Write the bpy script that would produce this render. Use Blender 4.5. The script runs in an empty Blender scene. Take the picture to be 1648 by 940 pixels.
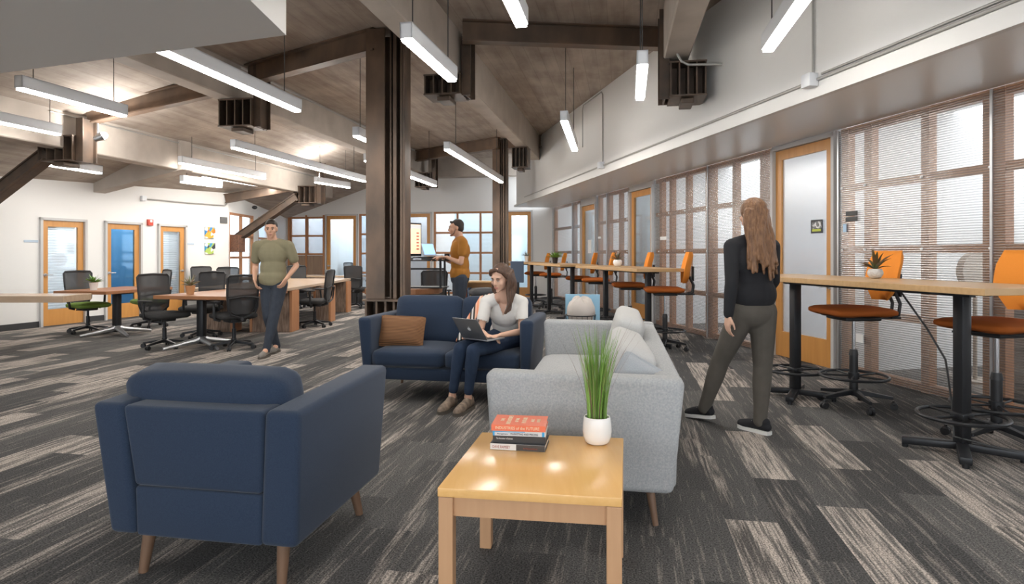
import bpy, bmesh, math, random
from mathutils import Vector, Matrix
random.seed(7)
SC = bpy.context.scene
COL = SC.collection
V = Vector
# ------------------------------------------------------------------ camera, world, exposure
H = 1.33                                   # eye height
cam_data = bpy.data.cameras.new('camera'); cam = bpy.data.objects.new('camera', cam_data); COL.objects.link(cam)
cam.location = (0, 0, H); cam.rotation_euler = (math.pi/2, 0, 0)
cam_data.sensor_width = 36; cam_data.lens = 36*1000/1648; cam_data.shift_y = -61/1648
cam_data.clip_start = 0.05; cam_data.clip_end = 200
SC.camera = cam
SC.view_settings.view_transform = 'Standard'; SC.view_settings.look = 'None'
SC.view_settings.gamma = 1; SC.view_settings.use_curve_mapping = False
EXPOSURE = 0.72
SC.view_settings.exposure = EXPOSURE
LAMP = 33.0                                 # emission of the pendant diffusers
world = bpy.data.worlds.new('world'); SC.world = world; world.use_nodes = True
bg = world.node_tree.nodes['Background']; bg.inputs[0].default_value = (0.88, 0.94, 1.0, 1); bg.inputs[1].default_value = 3.6
SC.cycles.max_bounces = 8; SC.cycles.diffuse_bounces = 4; SC.cycles.glossy_bounces = 3
SC.cycles.transparent_max_bounces = 12; SC.cycles.sample_clamp_indirect = 4
SC.cycles.use_denoising = True; SC.cycles.caustics_reflective = False; SC.cycles.caustics_refractive = False

A0 = math.atan(.18); SA, CA = math.sin(A0), math.cos(A0)
d0 = V((SA, CA, 0)); u0 = V((CA, -SA, 0))   # the building's two main directions
def P(px, py, Y): return V(((px-824)/1000*Y, Y, H-(py-409)/1000*Y))
def G(px, py, z=0.0):
    Y = (H-z)*1000/(py-409); return V(((px-824)/1000*Y, Y, z))
def ceil_z(x, y):
    s = x-.19*y
    return 4.25 if s > -6.04 else 4.25+(s+6.04)/3

# ------------------------------------------------------------------ materials
MATS = {}
def mat(name, col, rough=.6, metal=0, spec=.5, emit=None, es=0, alpha=1, noise=None, bump=None, sheen=0, trans=0):
    if name in MATS: return MATS[name]
    m = bpy.data.materials.new(name); m.use_nodes = True; MATS[name] = m
    nt = m.node_tree; b = nt.nodes['Principled BSDF']
    b.inputs['Base Color'].default_value = (*col, 1); b.inputs['Roughness'].default_value = rough
    b.inputs['Metallic'].default_value = metal; b.inputs['Specular IOR Level'].default_value = spec
    if sheen: b.inputs['Sheen Weight'].default_value = sheen
    if trans: b.inputs['Transmission Weight'].default_value = trans
    if emit: b.inputs['Emission Color'].default_value = (*emit, 1); b.inputs['Emission Strength'].default_value = es
    b.inputs['Alpha'].default_value = alpha
    if noise or bump:
        tc = nt.nodes.new('ShaderNodeTexCoord')
    if noise:      # (scale, strength, (sx,sy,sz), colour2)
        sc, amt, st, c2 = noise
        mp = nt.nodes.new('ShaderNodeMapping'); mp.inputs['Scale'].default_value = st
        n = nt.nodes.new('ShaderNodeTexNoise'); n.inputs['Scale'].default_value = sc; n.inputs['Detail'].default_value = 5
        r = nt.nodes.new('ShaderNodeMapRange'); r.inputs[1].default_value = .3; r.inputs[2].default_value = .7
        r.inputs[3].default_value = 0; r.inputs[4].default_value = amt
        mx = nt.nodes.new('ShaderNodeMix'); mx.data_type = 'RGBA'
        mx.inputs[6].default_value = (*col, 1); mx.inputs[7].default_value = (*c2, 1)
        nt.links.new(tc.outputs['Object'], mp.inputs[0]); nt.links.new(mp.outputs[0], n.inputs[0])
        nt.links.new(n.outputs[0], r.inputs[0]); nt.links.new(r.outputs[0], mx.inputs[0]); nt.links.new(mx.outputs[2], b.inputs['Base Color'])
    if bump:
        sc, amt = bump
        n = nt.nodes.new('ShaderNodeTexNoise'); n.inputs['Scale'].default_value = sc; n.inputs['Detail'].default_value = 3
        bp = nt.nodes.new('ShaderNodeBump'); bp.inputs['Strength'].default_value = amt; bp.inputs['Distance'].default_value = .01
        nt.links.new(tc.outputs['Object'], n.inputs[0]); nt.links.new(n.outputs[0], bp.inputs['Height']); nt.links.new(bp.outputs[0], b.inputs['Normal'])
    return m
def stripes(name, cols, scale, axis=0, rough=.8):
    """hard colour bands along an object axis"""
    m = bpy.data.materials.new(name); m.use_nodes = True; MATS[name] = m; nt = m.node_tree; b = nt.nodes['Principled BSDF']
    b.inputs['Roughness'].default_value = rough
    tc = nt.nodes.new('ShaderNodeTexCoord'); sp = nt.nodes.new('ShaderNodeSeparateXYZ'); mu = nt.nodes.new('ShaderNodeMath'); mu.operation = 'MULTIPLY'; mu.inputs[1].default_value = scale
    fr = nt.nodes.new('ShaderNodeMath'); fr.operation = 'FRACT'; cr = nt.nodes.new('ShaderNodeValToRGB'); cr.color_ramp.interpolation = 'CONSTANT'
    nt.links.new(tc.outputs['Object'], sp.inputs[0]); nt.links.new(sp.outputs[axis], mu.inputs[0]); nt.links.new(mu.outputs[0], fr.inputs[0]); nt.links.new(fr.outputs[0], cr.inputs[0]); nt.links.new(cr.outputs[0], b.inputs['Base Color'])
    e = cr.color_ramp.elements
    for i, c in enumerate(cols):
        x = e[i] if i < 2 else e.new(i/len(cols))
        x.position = i/len(cols); x.color = (*c, 1)
    return m
wall_m = mat('white_paint', (.80, .79, .77), .55, bump=(90, .05))
soffit_m = mat('grey_white_paint', (.86, .86, .85), .30)
bulk_m = mat('bulkhead_paint', (.84, .82, .79), .5)
black_m = mat('black_plastic', (.018, .018, .02), .45)
blackmetal_m = mat('black_metal', (.022, .023, .026), .4, .3)
dark_m = mat('dark_fabric', (.035, .034, .034), .9, bump=(300, .2))
chrome_m = mat('chrome', (.75, .75, .77), .18, 1)
alu_m = mat('aluminium', (.55, .56, .58), .35, .9)
steel_m = mat('rusted_steel', (.085, .066, .053), .45, .35, noise=(3.0, 1, (1, 1, .5), (.21, .135, .090)), bump=(30, .1))
steel2_m = mat('bracket_steel', (.075, .060, .050), .45, .45, noise=(5, .9, (1, 1, 1), (.15, .10, .07)), bump=(30, .1))
oak_m = mat('oak_door', (.62, .30, .085), .38, noise=(6, .6, (3, 3, .25), (.50, .22, .055)))
stud_m = mat('fir_stud', (.50, .23, .105), .5, noise=(6, .7, (4, 4, .3), (.38, .165, .07)))
table_m = mat('side_table_wood', (.84, .50, .19), .2, noise=(7, .55, (6, .5, 6), (.76, .42, .14)))
tleg_m = mat('side_table_legs', (.58, .34, .185), .4, noise=(7, .5, (6, 6, .5), (.50, .28, .145)))
bar_m = mat('bar_top_wood', (.62, .40, .20), .35, noise=(5, .7, (.5, 7, 4), (.50, .30, .13)))
desk_m = mat('walnut_red_top', (.36, .155, .065), .42, noise=(5, .8, (.6, 6, 3), (.30, .13, .055)))
pale_top_m = mat('pale_bench_top', (.52, .38, .26), .25, noise=(5, .6, (.6, 6, 3), (.42, .28, .18)))
barn_m = mat('reclaimed_boards', (.13, .085, .06), .8, noise=(9, 1, (5, 5, .6), (.34, .24, .18)), bump=(40, .4))
leg_m = mat('walnut_leg', (.20, .115, .07), .45, noise=(10, .6, (4, 4, .6), (.14, .08, .05)))
navy_m = mat('navy_fabric', (.018, .031, .060), .92, spec=.25, sheen=.16, noise=(260, .6, (1, 1, 1), (.034, .052, .088)), bump=(420, .12))
grey_m = mat('grey_fabric', (.50, .50, .495), .95, spec=.2, noise=(110, 1, (1, 1, 1), (.36, .375, .39)), bump=(300, .3))
greyc_m = mat('grey_cushion', (.58, .575, .56), .95, spec=.2, noise=(240, .8, (1, 1, 1), (.47, .47, .47)), bump=(420, .2))
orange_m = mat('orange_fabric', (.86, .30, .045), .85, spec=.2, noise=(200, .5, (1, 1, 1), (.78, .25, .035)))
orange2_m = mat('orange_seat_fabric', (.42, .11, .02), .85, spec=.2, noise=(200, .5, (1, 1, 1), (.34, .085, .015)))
green_m = mat('green_seat', (.20, .32, .05), .85)
skin_m = mat('skin', (.66, .38, .26), .55, spec=.35)
skin2_m = mat('skin_pale', (.70, .43, .31), .55, spec=.35)
lip_m = mat('lips', (.50, .22, .17), .5)
eye_m = mat('eye_white', (.55, .50, .46), .4); iris_m = mat('iris', (.03, .018, .012), .2)
hair_m = mat('brown_hair', (.045, .021, .012), .5, noise=(30, .9, (4, 4, .6), (.12, .058, .03)), bump=(60, .5))
hair2_m = mat('auburn_hair', (.11, .050, .022), .55, noise=(24, 1, (4, 4, .5), (.26, .13, .06)), bump=(50, .6))
hairb_m = mat('dark_hair', (.025, .017, .012), .6, bump=(80, .5))
tee_m = mat('white_tee', (.76, .73, .69), .9, noise=(14, .3, (1, 1, 1), (.66, .63, .60)), bump=(12, .25))
must_m = mat('mustard_tee', (.40, .165, .022), .9, noise=(14, .4, (1, 1, 1), (.33, .13, .017)), bump=(12, .3))
khaki_m = mat('khaki_tee', (.27, .24, .15), .9, noise=(10, .5, (1, 1, 1), (.22, .20, .12)), bump=(12, .25))
jeans_m = mat('blue_jeans', (.018, .035, .075), .9, noise=(30, .5, (1, 1, .4), (.035, .06, .11)), bump=(60, .15))
darkjean_m = mat('dark_jeans', (.028, .036, .052), .9, noise=(30, .5, (1, 1, .4), (.05, .06, .08)))
greyp_m = mat('grey_trousers', (.085, .075, .062), .9, noise=(10, .5, (1, 1, 1), (.12, .105, .09)))
blackk_m = mat('black_knit', (.014, .014, .017), .9)
shoe_m = mat('brown_sneaker', (.10, .075, .06), .7, noise=(22, 1, (1, 1, 1), (.36, .27, .20)))
sole_m = mat('shoe_sole', (.10, .085, .07), .8); wsole_m = mat('white_sole', (.72, .70, .67), .7)
white_m = mat('white_ceramic', (.86, .85, .83), .18)
whitem_m = mat('white_matt', (.82, .81, .79), .5)
speck_m = mat('textured_pot', (.62, .60, .57), .6, bump=(60, 1))
leaf_m = mat('green_leaf', (.10, .24, .035), .5, noise=(20, .6, (1, 1, 1), (.22, .38, .08)))
dleaf_m = mat('dark_leaf', (.06, .10, .03), .4, noise=(14, .9, (1, 1, 1), (.17, .05, .04)))
grass_m = mat('grass_blade', (.16, .32, .05), .5, noise=(12, .9, (1, 1, .3), (.30, .48, .12)))
stem_m = mat('dry_stem', (.22, .13, .10), .6)
terra_m = mat('terracotta', (.55, .30, .14), .6)
fix_m = mat('fixture_white', (.78, .80, .83), .4)
cable_m = mat('cable', (.05, .05, .05), .6)
conduit_m = mat('conduit', (.46, .45, .43), .4, .5)
emit_m = mat('lamp_diffuser', (1, 1, 1), .5, emit=(1.0, .96, .90), es=LAMP)
bulb_m = mat('lamp_bulb', (1, 1, 1), .5, emit=(1.0, .97, .93), es=60)
paper_m = mat('book_pages', (.74, .68, .56), .8, bump=(5, .1))
jamb_m = mat('grey_jamb', (.55, .54, .53), .45)
base_m = mat('charcoal_baseboard', (.035, .036, .038), .6)
blueglass_m = mat('blue_film', (.05, .22, .42), .25)
bluewall_m = mat('office_blue', (.10, .30, .52), .6)
office_m = mat('office_paint', (.80, .81, .82), .7)
carton_m = mat('cardboard', (.30, .17, .09), .8)
rustbox_m = mat('rust_plate', (.20, .095, .055), .7, noise=(30, 1, (1, 1, 1), (.09, .045, .03)), bump=(60, .5))
greyobj_m = mat('grey_equipment', (.30, .29, .28), .6)
tan_m = mat('tan_equipment', (.42, .36, .30), .6)

def concrete():
    m = bpy.data.materials.new('board_marked_concrete'); m.use_nodes = True; nt = m.node_tree; N = nt.nodes; L = nt.links; b = N['Principled BSDF']; b.inputs['Roughness'].default_value = .8
    tc = N.new('ShaderNodeTexCoord'); mp = N.new('ShaderNodeMapping'); mp.inputs['Rotation'].default_value = (0, 0, A0)
    L.new(tc.outputs['Object'], mp.inputs[0])
    n1 = N.new('ShaderNodeTexNoise'); n1.inputs['Scale'].default_value = 1.7; n1.inputs['Detail'].default_value = 10; n1.inputs['Roughness'].default_value = .65
    L.new(mp.outputs[0], n1.inputs[0])
    m2 = N.new('ShaderNodeMapping'); m2.inputs['Scale'].default_value = (4.5, .8, 3); L.new(mp.outputs[0], m2.inputs[0])
    n2 = N.new('ShaderNodeTexNoise'); n2.inputs['Scale'].default_value = 1.6; n2.inputs['Detail'].default_value = 4; L.new(m2.outputs[0], n2.inputs[0])
    br = N.new('ShaderNodeTexBrick'); m3 = N.new('ShaderNodeMapping'); m3.inputs['Rotation'].default_value = (0, 0, math.pi/2); L.new(mp.outputs[0], m3.inputs[0]); L.new(m3.outputs[0], br.inputs[0])
    br.inputs['Color1'].default_value = (1, 1, 1, 1); br.inputs['Color2'].default_value = (.88, .88, .88, 1); br.inputs['Mortar'].default_value = (.62, .62, .62, 1)
    br.inputs['Scale'].default_value = 1; br.inputs['Mortar Size'].default_value = .006; br.inputs['Brick Width'].default_value = 3.4; br.inputs['Row Height'].default_value = .2
    ad = N.new('ShaderNodeMath'); ad.operation = 'ADD'; L.new(n1.outputs[0], ad.inputs[0]); L.new(n2.outputs[0], ad.inputs[1])
    cr = N.new('ShaderNodeValToRGB'); cr.color_ramp.elements[0].position = .36; cr.color_ramp.elements[1].position = .64
    hf = N.new('ShaderNodeMath'); hf.operation = 'MULTIPLY'; hf.inputs[1].default_value = .5; L.new(ad.outputs[0], hf.inputs[0]); L.new(hf.outputs[0], cr.inputs[0])
    cr.color_ramp.elements[0].color = (.30, .245, .205, 1); cr.color_ramp.elements[1].color = (.50, .435, .375, 1)
    mx = N.new('ShaderNodeMix'); mx.data_type = 'RGBA'; mx.blend_type = 'MULTIPLY'; mx.inputs[0].default_value = .55
    L.new(cr.outputs[0], mx.inputs[6]); L.new(br.outputs[0], mx.inputs[7]); L.new(mx.outputs[2], b.inputs['Base Color'])
    bp = N.new('ShaderNodeBump'); bp.inputs['Strength'].default_value = .35; bp.inputs['Distance'].default_value = .02; L.new(hf.outputs[0], bp.inputs['Height']); L.new(bp.outputs[0], b.inputs['Normal'])
    return m
concrete_m = concrete()
beam_m = mat('concrete_beam', (.50, .445, .39), .8, noise=(2.2, .9, (1, 1, 1), (.38, .33, .285)), bump=(8, .2))

def carpet():
    m = bpy.data.materials.new('plank_carpet'); m.use_nodes = True; nt = m.node_tree; N = nt.nodes; L = nt.links; b = N['Principled BSDF']
    b.inputs['Roughness'].default_value = .95; b.inputs['Specular IOR Level'].default_value = .15
    def mth(op, a, bb=None, c=None):
        n = N.new('ShaderNodeMath'); n.operation = op
        for i, x in enumerate((a, bb, c)):
            if x is None: continue
            if isinstance(x, (int, float)): n.inputs[i].default_value = x
            else: L.new(x, n.inputs[i])
        return n.outputs[0]
    tc = N.new('ShaderNodeTexCoord'); mp = N.new('ShaderNodeMapping'); mp.inputs['Rotation'].default_value = (0, 0, A0)
    L.new(tc.outputs['Object'], mp.inputs[0]); sp = N.new('ShaderNodeSeparateXYZ'); L.new(mp.outputs[0], sp.inputs[0])
    cx = mth('FLOOR', mth('MULTIPLY', sp.outputs[0], 4.0))
    off = mth('MULTIPLY', mth('FRACT', mth('MULTIPLY', cx, .37)), 1.0)
    cy = mth('FLOOR', mth('ADD', sp.outputs[1], off))
    cb = N.new('ShaderNodeCombineXYZ'); L.new(cx, cb.inputs[0]); L.new(cy, cb.inputs[1])
    wn = N.new('ShaderNodeTexWhiteNoise'); wn.noise_dimensions = '3D'; L.new(cb.outputs[0], wn.inputs['Vector'])
    rnd = wn.outputs['Value']
    # fine streaks along the plank, shifted per plank
    sh = N.new('ShaderNodeCombineXYZ'); L.new(mth('ADD', mth('MULTIPLY', sp.outputs[0], 46.0), mth('MULTIPLY', rnd, 90)), sh.inputs[0]); L.new(mth('MULTIPLY', sp.outputs[1], 2.2), sh.inputs[1]); L.new(mth('MULTIPLY', rnd, 50), sh.inputs[2])
    st = N.new('ShaderNodeTexNoise'); st.inputs['Scale'].default_value = 1.0; st.inputs['Detail'].default_value = 4; st.inputs['Roughness'].default_value = .65; L.new(sh.outputs[0], st.inputs[0])
    # long broad light bands crossing the planks
    s2 = N.new('ShaderNodeCombineXYZ'); L.new(mth('MULTIPLY', sp.outputs[0], 4.2), s2.inputs[0]); L.new(mth('MULTIPLY', sp.outputs[1], .35), s2.inputs[1])
    bn = N.new('ShaderNodeTexNoise'); bn.inputs['Scale'].default_value = 1.0; bn.inputs['Detail'].default_value = 2; L.new(s2.outputs[0], bn.inputs[0])
    light = mth('GREATER_THAN', rnd, .77)
    streak = mth('SMOOTHSTEP', .0, 1.0) if False else None
    mr = N.new('ShaderNodeMapRange'); mr.interpolation_type = 'SMOOTHSTEP'; mr.inputs[1].default_value = .40; mr.inputs[2].default_value = .60; L.new(st.outputs[0], mr.inputs[0])
    mb = N.new('ShaderNodeMapRange'); mb.interpolation_type = 'SMOOTHSTEP'; mb.inputs[1].default_value = .53; mb.inputs[2].default_value = .66; L.new(bn.outputs[0], mb.inputs[0])
    ms = N.new('ShaderNodeMapRange'); ms.interpolation_type = 'SMOOTHSTEP'; ms.inputs[1].default_value = .54; ms.inputs[2].default_value = .66; L.new(st.outputs[0], ms.inputs[0])
    fl = mth('MULTIPLY', light, mth('ADD', mth('MULTIPLY', mr.outputs[0], .82), .12))
    fb = mth('MULTIPLY', mb.outputs[0], mth('MULTIPLY', mr.outputs[0], .62))
    fs = mth('MULTIPLY', ms.outputs[0], .28)
    f = mth('MINIMUM', mth('MAXIMUM', fl, mth('ADD', fb, fs)), 1.0)
    dk = N.new('ShaderNodeMix'); dk.data_type = 'RGBA'; dk.inputs[6].default_value = (.066, .065, .065, 1); dk.inputs[7].default_value = (.125, .121, .117, 1); L.new(mth('FRACT', mth('MULTIPLY', rnd, 7.3)), dk.inputs[0])
    mx = N.new('ShaderNodeMix'); mx.data_type = 'RGBA'; mx.inputs[7].default_value = (.50, .435, .385, 1); L.new(f, mx.inputs[0]); L.new(dk.outputs[2], mx.inputs[6])
    pile = N.new('ShaderNodeTexNoise'); pile.inputs['Scale'].default_value = 130; pile.inputs['Detail'].default_value = 2; L.new(mp.outputs[0], pile.inputs[0])
    pr = N.new('ShaderNodeMapRange'); pr.inputs[1].default_value = .3; pr.inputs[2].default_value = .7; pr.inputs[3].default_value = .30; pr.inputs[4].default_value = 1.7; L.new(pile.outputs[0], pr.inputs[0])
    vm = N.new('ShaderNodeVectorMath'); vm.operation = 'SCALE'; L.new(mx.outputs[2], vm.inputs[0]); L.new(pr.outputs[0], vm.inputs['Scale']); L.new(vm.outputs[0], b.inputs['Base Color'])
    bp = N.new('ShaderNodeBump'); bp.inputs['Strength'].default_value = .5; bp.inputs['Distance'].default_value = .004; L.new(pile.outputs[0], bp.inputs['Height']); L.new(bp.outputs[0], b.inputs['Normal'])
    return m
carpet_m = carpet()

def glass(name, tint, gloss=.12, diff=0.0, rough=.05, ribs=0, fk=.8):
    """thin sheet: mostly see-through, part mirror, part milky; ribs adds fine horizontal flutes"""
    m = bpy.data.materials.new(name); m.use_nodes = True; nt = m.node_tree; N = nt.nodes; L = nt.links; N.remove(N['Principled BSDF']); out = N['Material Output']
    t = N.new('ShaderNodeBsdfTransparent'); t.inputs[0].default_value = (*tint, 1)
    p = N.new('ShaderNodeBsdfPrincipled'); p.inputs['Base Color'].default_value = (.80, .80, .80, 1); p.inputs['Roughness'].default_value = rough
    gl = N.new('ShaderNodeBsdfGlossy'); gl.inputs['Roughness'].default_value = rough
    fr = N.new('ShaderNodeFresnel'); fr.inputs[0].default_value = 1.45
    m1 = N.new('ShaderNodeMixShader'); m2 = N.new('ShaderNodeMixShader')
    mu = N.new('ShaderNodeMath'); mu.operation = 'MULTIPLY_ADD'; mu.inputs[1].default_value = fk; mu.inputs[2].default_value = gloss*.5; mu.use_clamp = True
    L.new(fr.outputs[0], mu.inputs[0]); L.new(mu.outputs[0], m1.inputs[0]); L.new(t.outputs[0], m1.inputs[1]); L.new(gl.outputs[0], m1.inputs[2])
    m2.inputs[0].default_value = diff; L.new(m1.outputs[0], m2.inputs[1]); L.new(p.outputs[0], m2.inputs[2]); L.new(m2.outputs[0], out.inputs[0])
    if ribs:
        tc = N.new('ShaderNodeTexCoord'); w = N.new('ShaderNodeTexWave'); w.bands_direction = 'Z'; w.inputs['Scale'].default_value = ribs; w.inputs['Distortion'].default_value = .6; w.inputs['Detail'].default_value = 1
        L.new(tc.outputs['Object'], w.inputs[0])
        bp = N.new('ShaderNodeBump'); bp.inputs['Strength'].default_value = .18; bp.inputs['Distance'].default_value = .01; L.new(w.outputs[1], bp.inputs['Height'])
        L.new(bp.outputs[0], gl.inputs['Normal']); L.new(bp.outputs[0], p.inputs['Normal'])
        mr = N.new('ShaderNodeMapRange'); mr.inputs[3].default_value = diff*.55; mr.inputs[4].default_value = diff*1.45; L.new(w.outputs[1], mr.inputs[0]); L.new(mr.outputs[0], m2.inputs[0])
        tm = N.new('ShaderNodeMix'); tm.data_type = 'RGBA'; tm.inputs[6].default_value = (*tint, 1); tm.inputs[7].default_value = (.74, .74, .73, 1); L.new(w.outputs[1], tm.inputs[0]); L.new(tm.outputs[2], t.inputs[0])
    return m
pane_m = glass('clear_pane', (.93, .96, .97), .06, fk=.5)
poly_m = glass('ribbed_polycarbonate', (.97, .96, .95), .10, .04, .24, ribs=14, fk=.34)
frost_m = glass('frosted_pane', (.95, .97, 1.0), .08, .30, .25, fk=.5)
bluep_m = glass('blue_tinted_pane', (.42, .70, .90), .06, .0, fk=.5)
mesh_m = glass('chair_mesh', (.16, .16, .165), .05, .62, .7); 
[x for x in mesh_m.node_tree.nodes if x.type == 'BSDF_PRINCIPLED'][0].inputs['Base Color'].default_value = (.04, .04, .042, 1)

# ------------------------------------------------------------------ mesh helpers
def tag(o, label=None, cat=None, group=None, kind=None):
    if label: o['label'] = label
    if cat: o['category'] = cat
    if group: o['group'] = group
    if kind: o['kind'] = kind
    return o
def empty(name, loc=(0, 0, 0), rz=0, label=None, cat=None, group=None, kind=None):
    o = bpy.data.objects.new(name, None); COL.objects.link(o); o.location = loc; o.rotation_euler = (0, 0, rz); o.empty_display_size = .1
    return tag(o, label, cat, group, kind)
def dup(o, loc=None, rz=None, label=None, group=None, parent=None):
    c = o.copy(); COL.objects.link(c); c.parent = parent
    for ch in [x for x in o.children]: dup(ch, parent=c)
    if loc is not None: c.location = loc
    if rz is not None: c.rotation_euler = (0, 0, rz)
    if label: c['label'] = label
    if group: c['group'] = group
    return c
class B:
    """collects shapes into one mesh"""
    def __init__(s): s.bm = bmesh.new(); s.mi = 0
    def _new(s, before):
        for f in s.bm.faces:
            if f.index == -1 or f not in before: pass
    def _add(s, vs, fs):
        v = [s.bm.verts.new(p) for p in vs]
        out = []
        for f in fs:
            try: ff = s.bm.faces.new([v[i] for i in f]); ff.material_index = s.mi; out.append(ff)
            except ValueError: pass
        return v, out
    def hexa(s, c, bev=0, seg=2):
        """8 corners: bottom 4 ccw, top 4 ccw"""
        v, f = s._add(c, [(3, 2, 1, 0), (4, 5, 6, 7), (0, 1, 5, 4), (1, 2, 6, 5), (2, 3, 7, 6), (3, 0, 4, 7)])
        if bev:
            e = list({e for x in f for e in x.edges})
            r = bmesh.ops.bevel(s.bm, geom=e, offset=bev, segments=seg, profile=.5, affect='EDGES', clamp_overlap=True)
            for x in r['faces']: x.material_index = s.mi
        return s
    def box(s, c, size, rz=0, bev=0, seg=2, M=None):
        x, y, z = [a/2 for a in size]; c = V(c); R = M if M is not None else Matrix.Rotation(rz, 3, 'Z')
        pts = [(-x, -y, -z), (x, -y, -z), (x, y, -z), (-x, y, -z), (-x, -y, z), (x, -y, z), (x, y, z), (-x, y, z)]
        return s.hexa([c+R @ V(p) for p in pts], bev, seg)
    def bar(s, p0, p1, w, h, up=(0, 0, 1), bev=0):
        p0, p1 = V(p0), V(p1); d = (p1-p0); L = d.length; d.normalize(); r = d.cross(V(up))
        if r.length < 1e-4: r = d.cross(V((0, 1, 0)))
        r.normalize(); t = r.cross(d)
        M = Matrix((r, d, t)).transposed()
        return s.box((p0+p1)/2, (w, L, h), M=M, bev=bev)
    def cyl(s, p0, p1, r0, r1=None, n=16, cap=True):
        r1 = r0 if r1 is None else r1; p0, p1 = V(p0), V(p1); d = (p1-p0).normalized(); a = d.orthogonal().normalized(); b = d.cross(a)
        vs = []
        for p, r in ((p0, r0), (p1, r1)):
            for i in range(n): t = 2*math.pi*i/n; vs.append(p+a*math.cos(t)*r+b*math.sin(t)*r)
        fs = [(i, (i+1) % n, n+(i+1) % n, n+i) for i in range(n)]
        if cap: fs += [tuple(reversed(range(n))), tuple(range(n, 2*n))]
        s._add(vs, fs); return s
    def lathe(s, prof, c=(0, 0, 0), n=28, sx=1, sy=1):
        c = V(c); vs = []; fs = []
        for r, z in prof:
            for i in range(n): t = 2*math.pi*i/n; vs.append(c+V((math.cos(t)*r*sx, math.sin(t)*r*sy, z)))
        for k in range(len(prof)-1):
            for i in range(n): fs.append((k*n+i, k*n+(i+1) % n, (k+1)*n+(i+1) % n, (k+1)*n+i))
        if prof[0][0] > 1e-4: fs.append(tuple(reversed(range(n))))
        if prof[-1][0] > 1e-4: fs.append(tuple(range((len(prof)-1)*n, len(prof)*n)))
        s._add(vs, fs); return s
    def tube(s, pts, r, n=8, closed=False, cap=True):
        pts = [V(p) for p in pts]; m = len(pts); vs = []; fs = []; up = None
        for k, p in enumerate(pts):
            if closed: d = (pts[(k+1) % m]-pts[k-1])
            else: d = pts[min(k+1, m-1)]-pts[max(k-1, 0)]
            d.normalize()
            if up is None: up = d.orthogonal().normalized()
            up = (up-d*up.dot(d)); up = up.normalized() if up.length > 1e-5 else d.orthogonal().normalized(); b = d.cross(up)
            rr = r[k] if isinstance(r, (list, tuple)) else r
            for i in range(n): t = 2*math.pi*i/n; vs.append(p+up*math.cos(t)*rr+b*math.sin(t)*rr)
        for k in range(m if closed else m-1):
            for i in range(n): fs.append((k*n+i, k*n+(i+1) % n, ((k+1) % m)*n+(i+1) % n, ((k+1) % m)*n+i))
        if not closed and cap: fs += [tuple(reversed(range(n))), tuple(range((m-1)*n, m*n))]
        s._add(vs, fs); return s
    def ring(s, c, R, r, n=36, m=8):
        c = V(c); return s.tube([c+V((math.cos(2*math.pi*i/n)*R, math.sin(2*math.pi*i/n)*R, 0)) for i in range(n)], r, m, closed=True)
    def ell(s, c, rad, M=None, nu=20, nv=12):
        c = V(c); M = M if M is not None else Matrix.Identity(3); vs = [c+M @ V((0, 0, -rad[2]))]; fs = []
        for j in range(1, nv):
            ph = -math.pi/2+math.pi*j/nv
            for i in range(nu): t = 2*math.pi*i/nu; vs.append(c+M @ V((math.cos(ph)*math.cos(t)*rad[0], math.cos(ph)*math.sin(t)*rad[1], math.sin(ph)*rad[2])))
        vs.append(c+M @ V((0, 0, rad[2]))); last = len(vs)-1
        for i in range(nu): fs.append((0, 1+(i+1) % nu, 1+i)); fs.append((last, last-nu+i, last-nu+(i+1) % nu))
        for j in range(nv-2):
            a = 1+j*nu
            for i in range(nu): fs.append((a+i, a+(i+1) % nu, a+nu+(i+1) % nu, a+nu+i))
        s._add(vs, fs); return s
    def cap(s, p0, r0, p1, r1, n=14):
        p0, p1 = V(p0), V(p1); d = p1-p0; L = max(d.length, 1e-5); d = d/L; a = d.orthogonal().normalized(); b = d.cross(a)
        prof = []
        for k in range(5): t = -math.pi/2+math.pi/2*k/4; prof.append((r0*math.cos(t)+1e-5, r0*math.sin(t)))
        for k in range(5): t = math.pi/2*k/4; prof.append((r1*math.cos(t)+1e-5, L+r1*math.sin(t)))
        vs = []; fs = []
        for r, z in prof:
            for i in range(n): t = 2*math.pi*i/n; vs.append(p0+d*z+a*math.cos(t)*r+b*math.sin(t)*r)
        for k in range(len(prof)-1):
            for i in range(n): fs.append((k*n+i, k*n+(i+1) % n, (k+1)*n+(i+1) % n, (k+1)*n+i))
        fs += [tuple(reversed(range(n))), tuple(range((len(prof)-1)*n, len(prof)*n))]
        s._add(vs, fs); return s
    def chain(s, pts):
        for (p, r), (q, t) in zip(pts, pts[1:]): s.cap(p, r, q, t)
        return s
    def prism(s, pts, z0, z1, bev=0):
        n = len(pts); vs = [V((x, y, z0)) for x, y in pts]+[V((x, y, z1)) for x, y in pts]
        v, f = s._add(vs, [tuple(reversed(range(n))), tuple(range(n, 2*n))]+[(i, (i+1) % n, n+(i+1) % n, n+i) for i in range(n)])
        if bev: bmesh.ops.bevel(s.bm, geom=list({e for x in f for e in x.edges}), offset=bev, segments=2, profile=.5, affect='EDGES', clamp_overlap=True)
        return s
    def quad(s, a, b, c, d): s._add([a, b, c, d], [(0, 1, 2, 3)]); return s
    def done(s, name, m, parent=None, smooth=35, recalc=True, label=None):
        if recalc: bmesh.ops.recalc_face_normals(s.bm, faces=s.bm.faces)
        me = bpy.data.meshes.new(name); s.bm.to_mesh(me); s.bm.free()
        for x in (m if isinstance(m, (list, tuple)) else [m]): me.materials.append(x)
        if smooth: 
            me.polygons.foreach_set('use_smooth', [True]*len(me.polygons)); me.set_sharp_from_angle(angle=math.radians(smooth))
        o = bpy.data.objects.new(name, me); COL.objects.link(o)
        if parent: o.parent = parent
        if label: o['label'] = label
        return o
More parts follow.
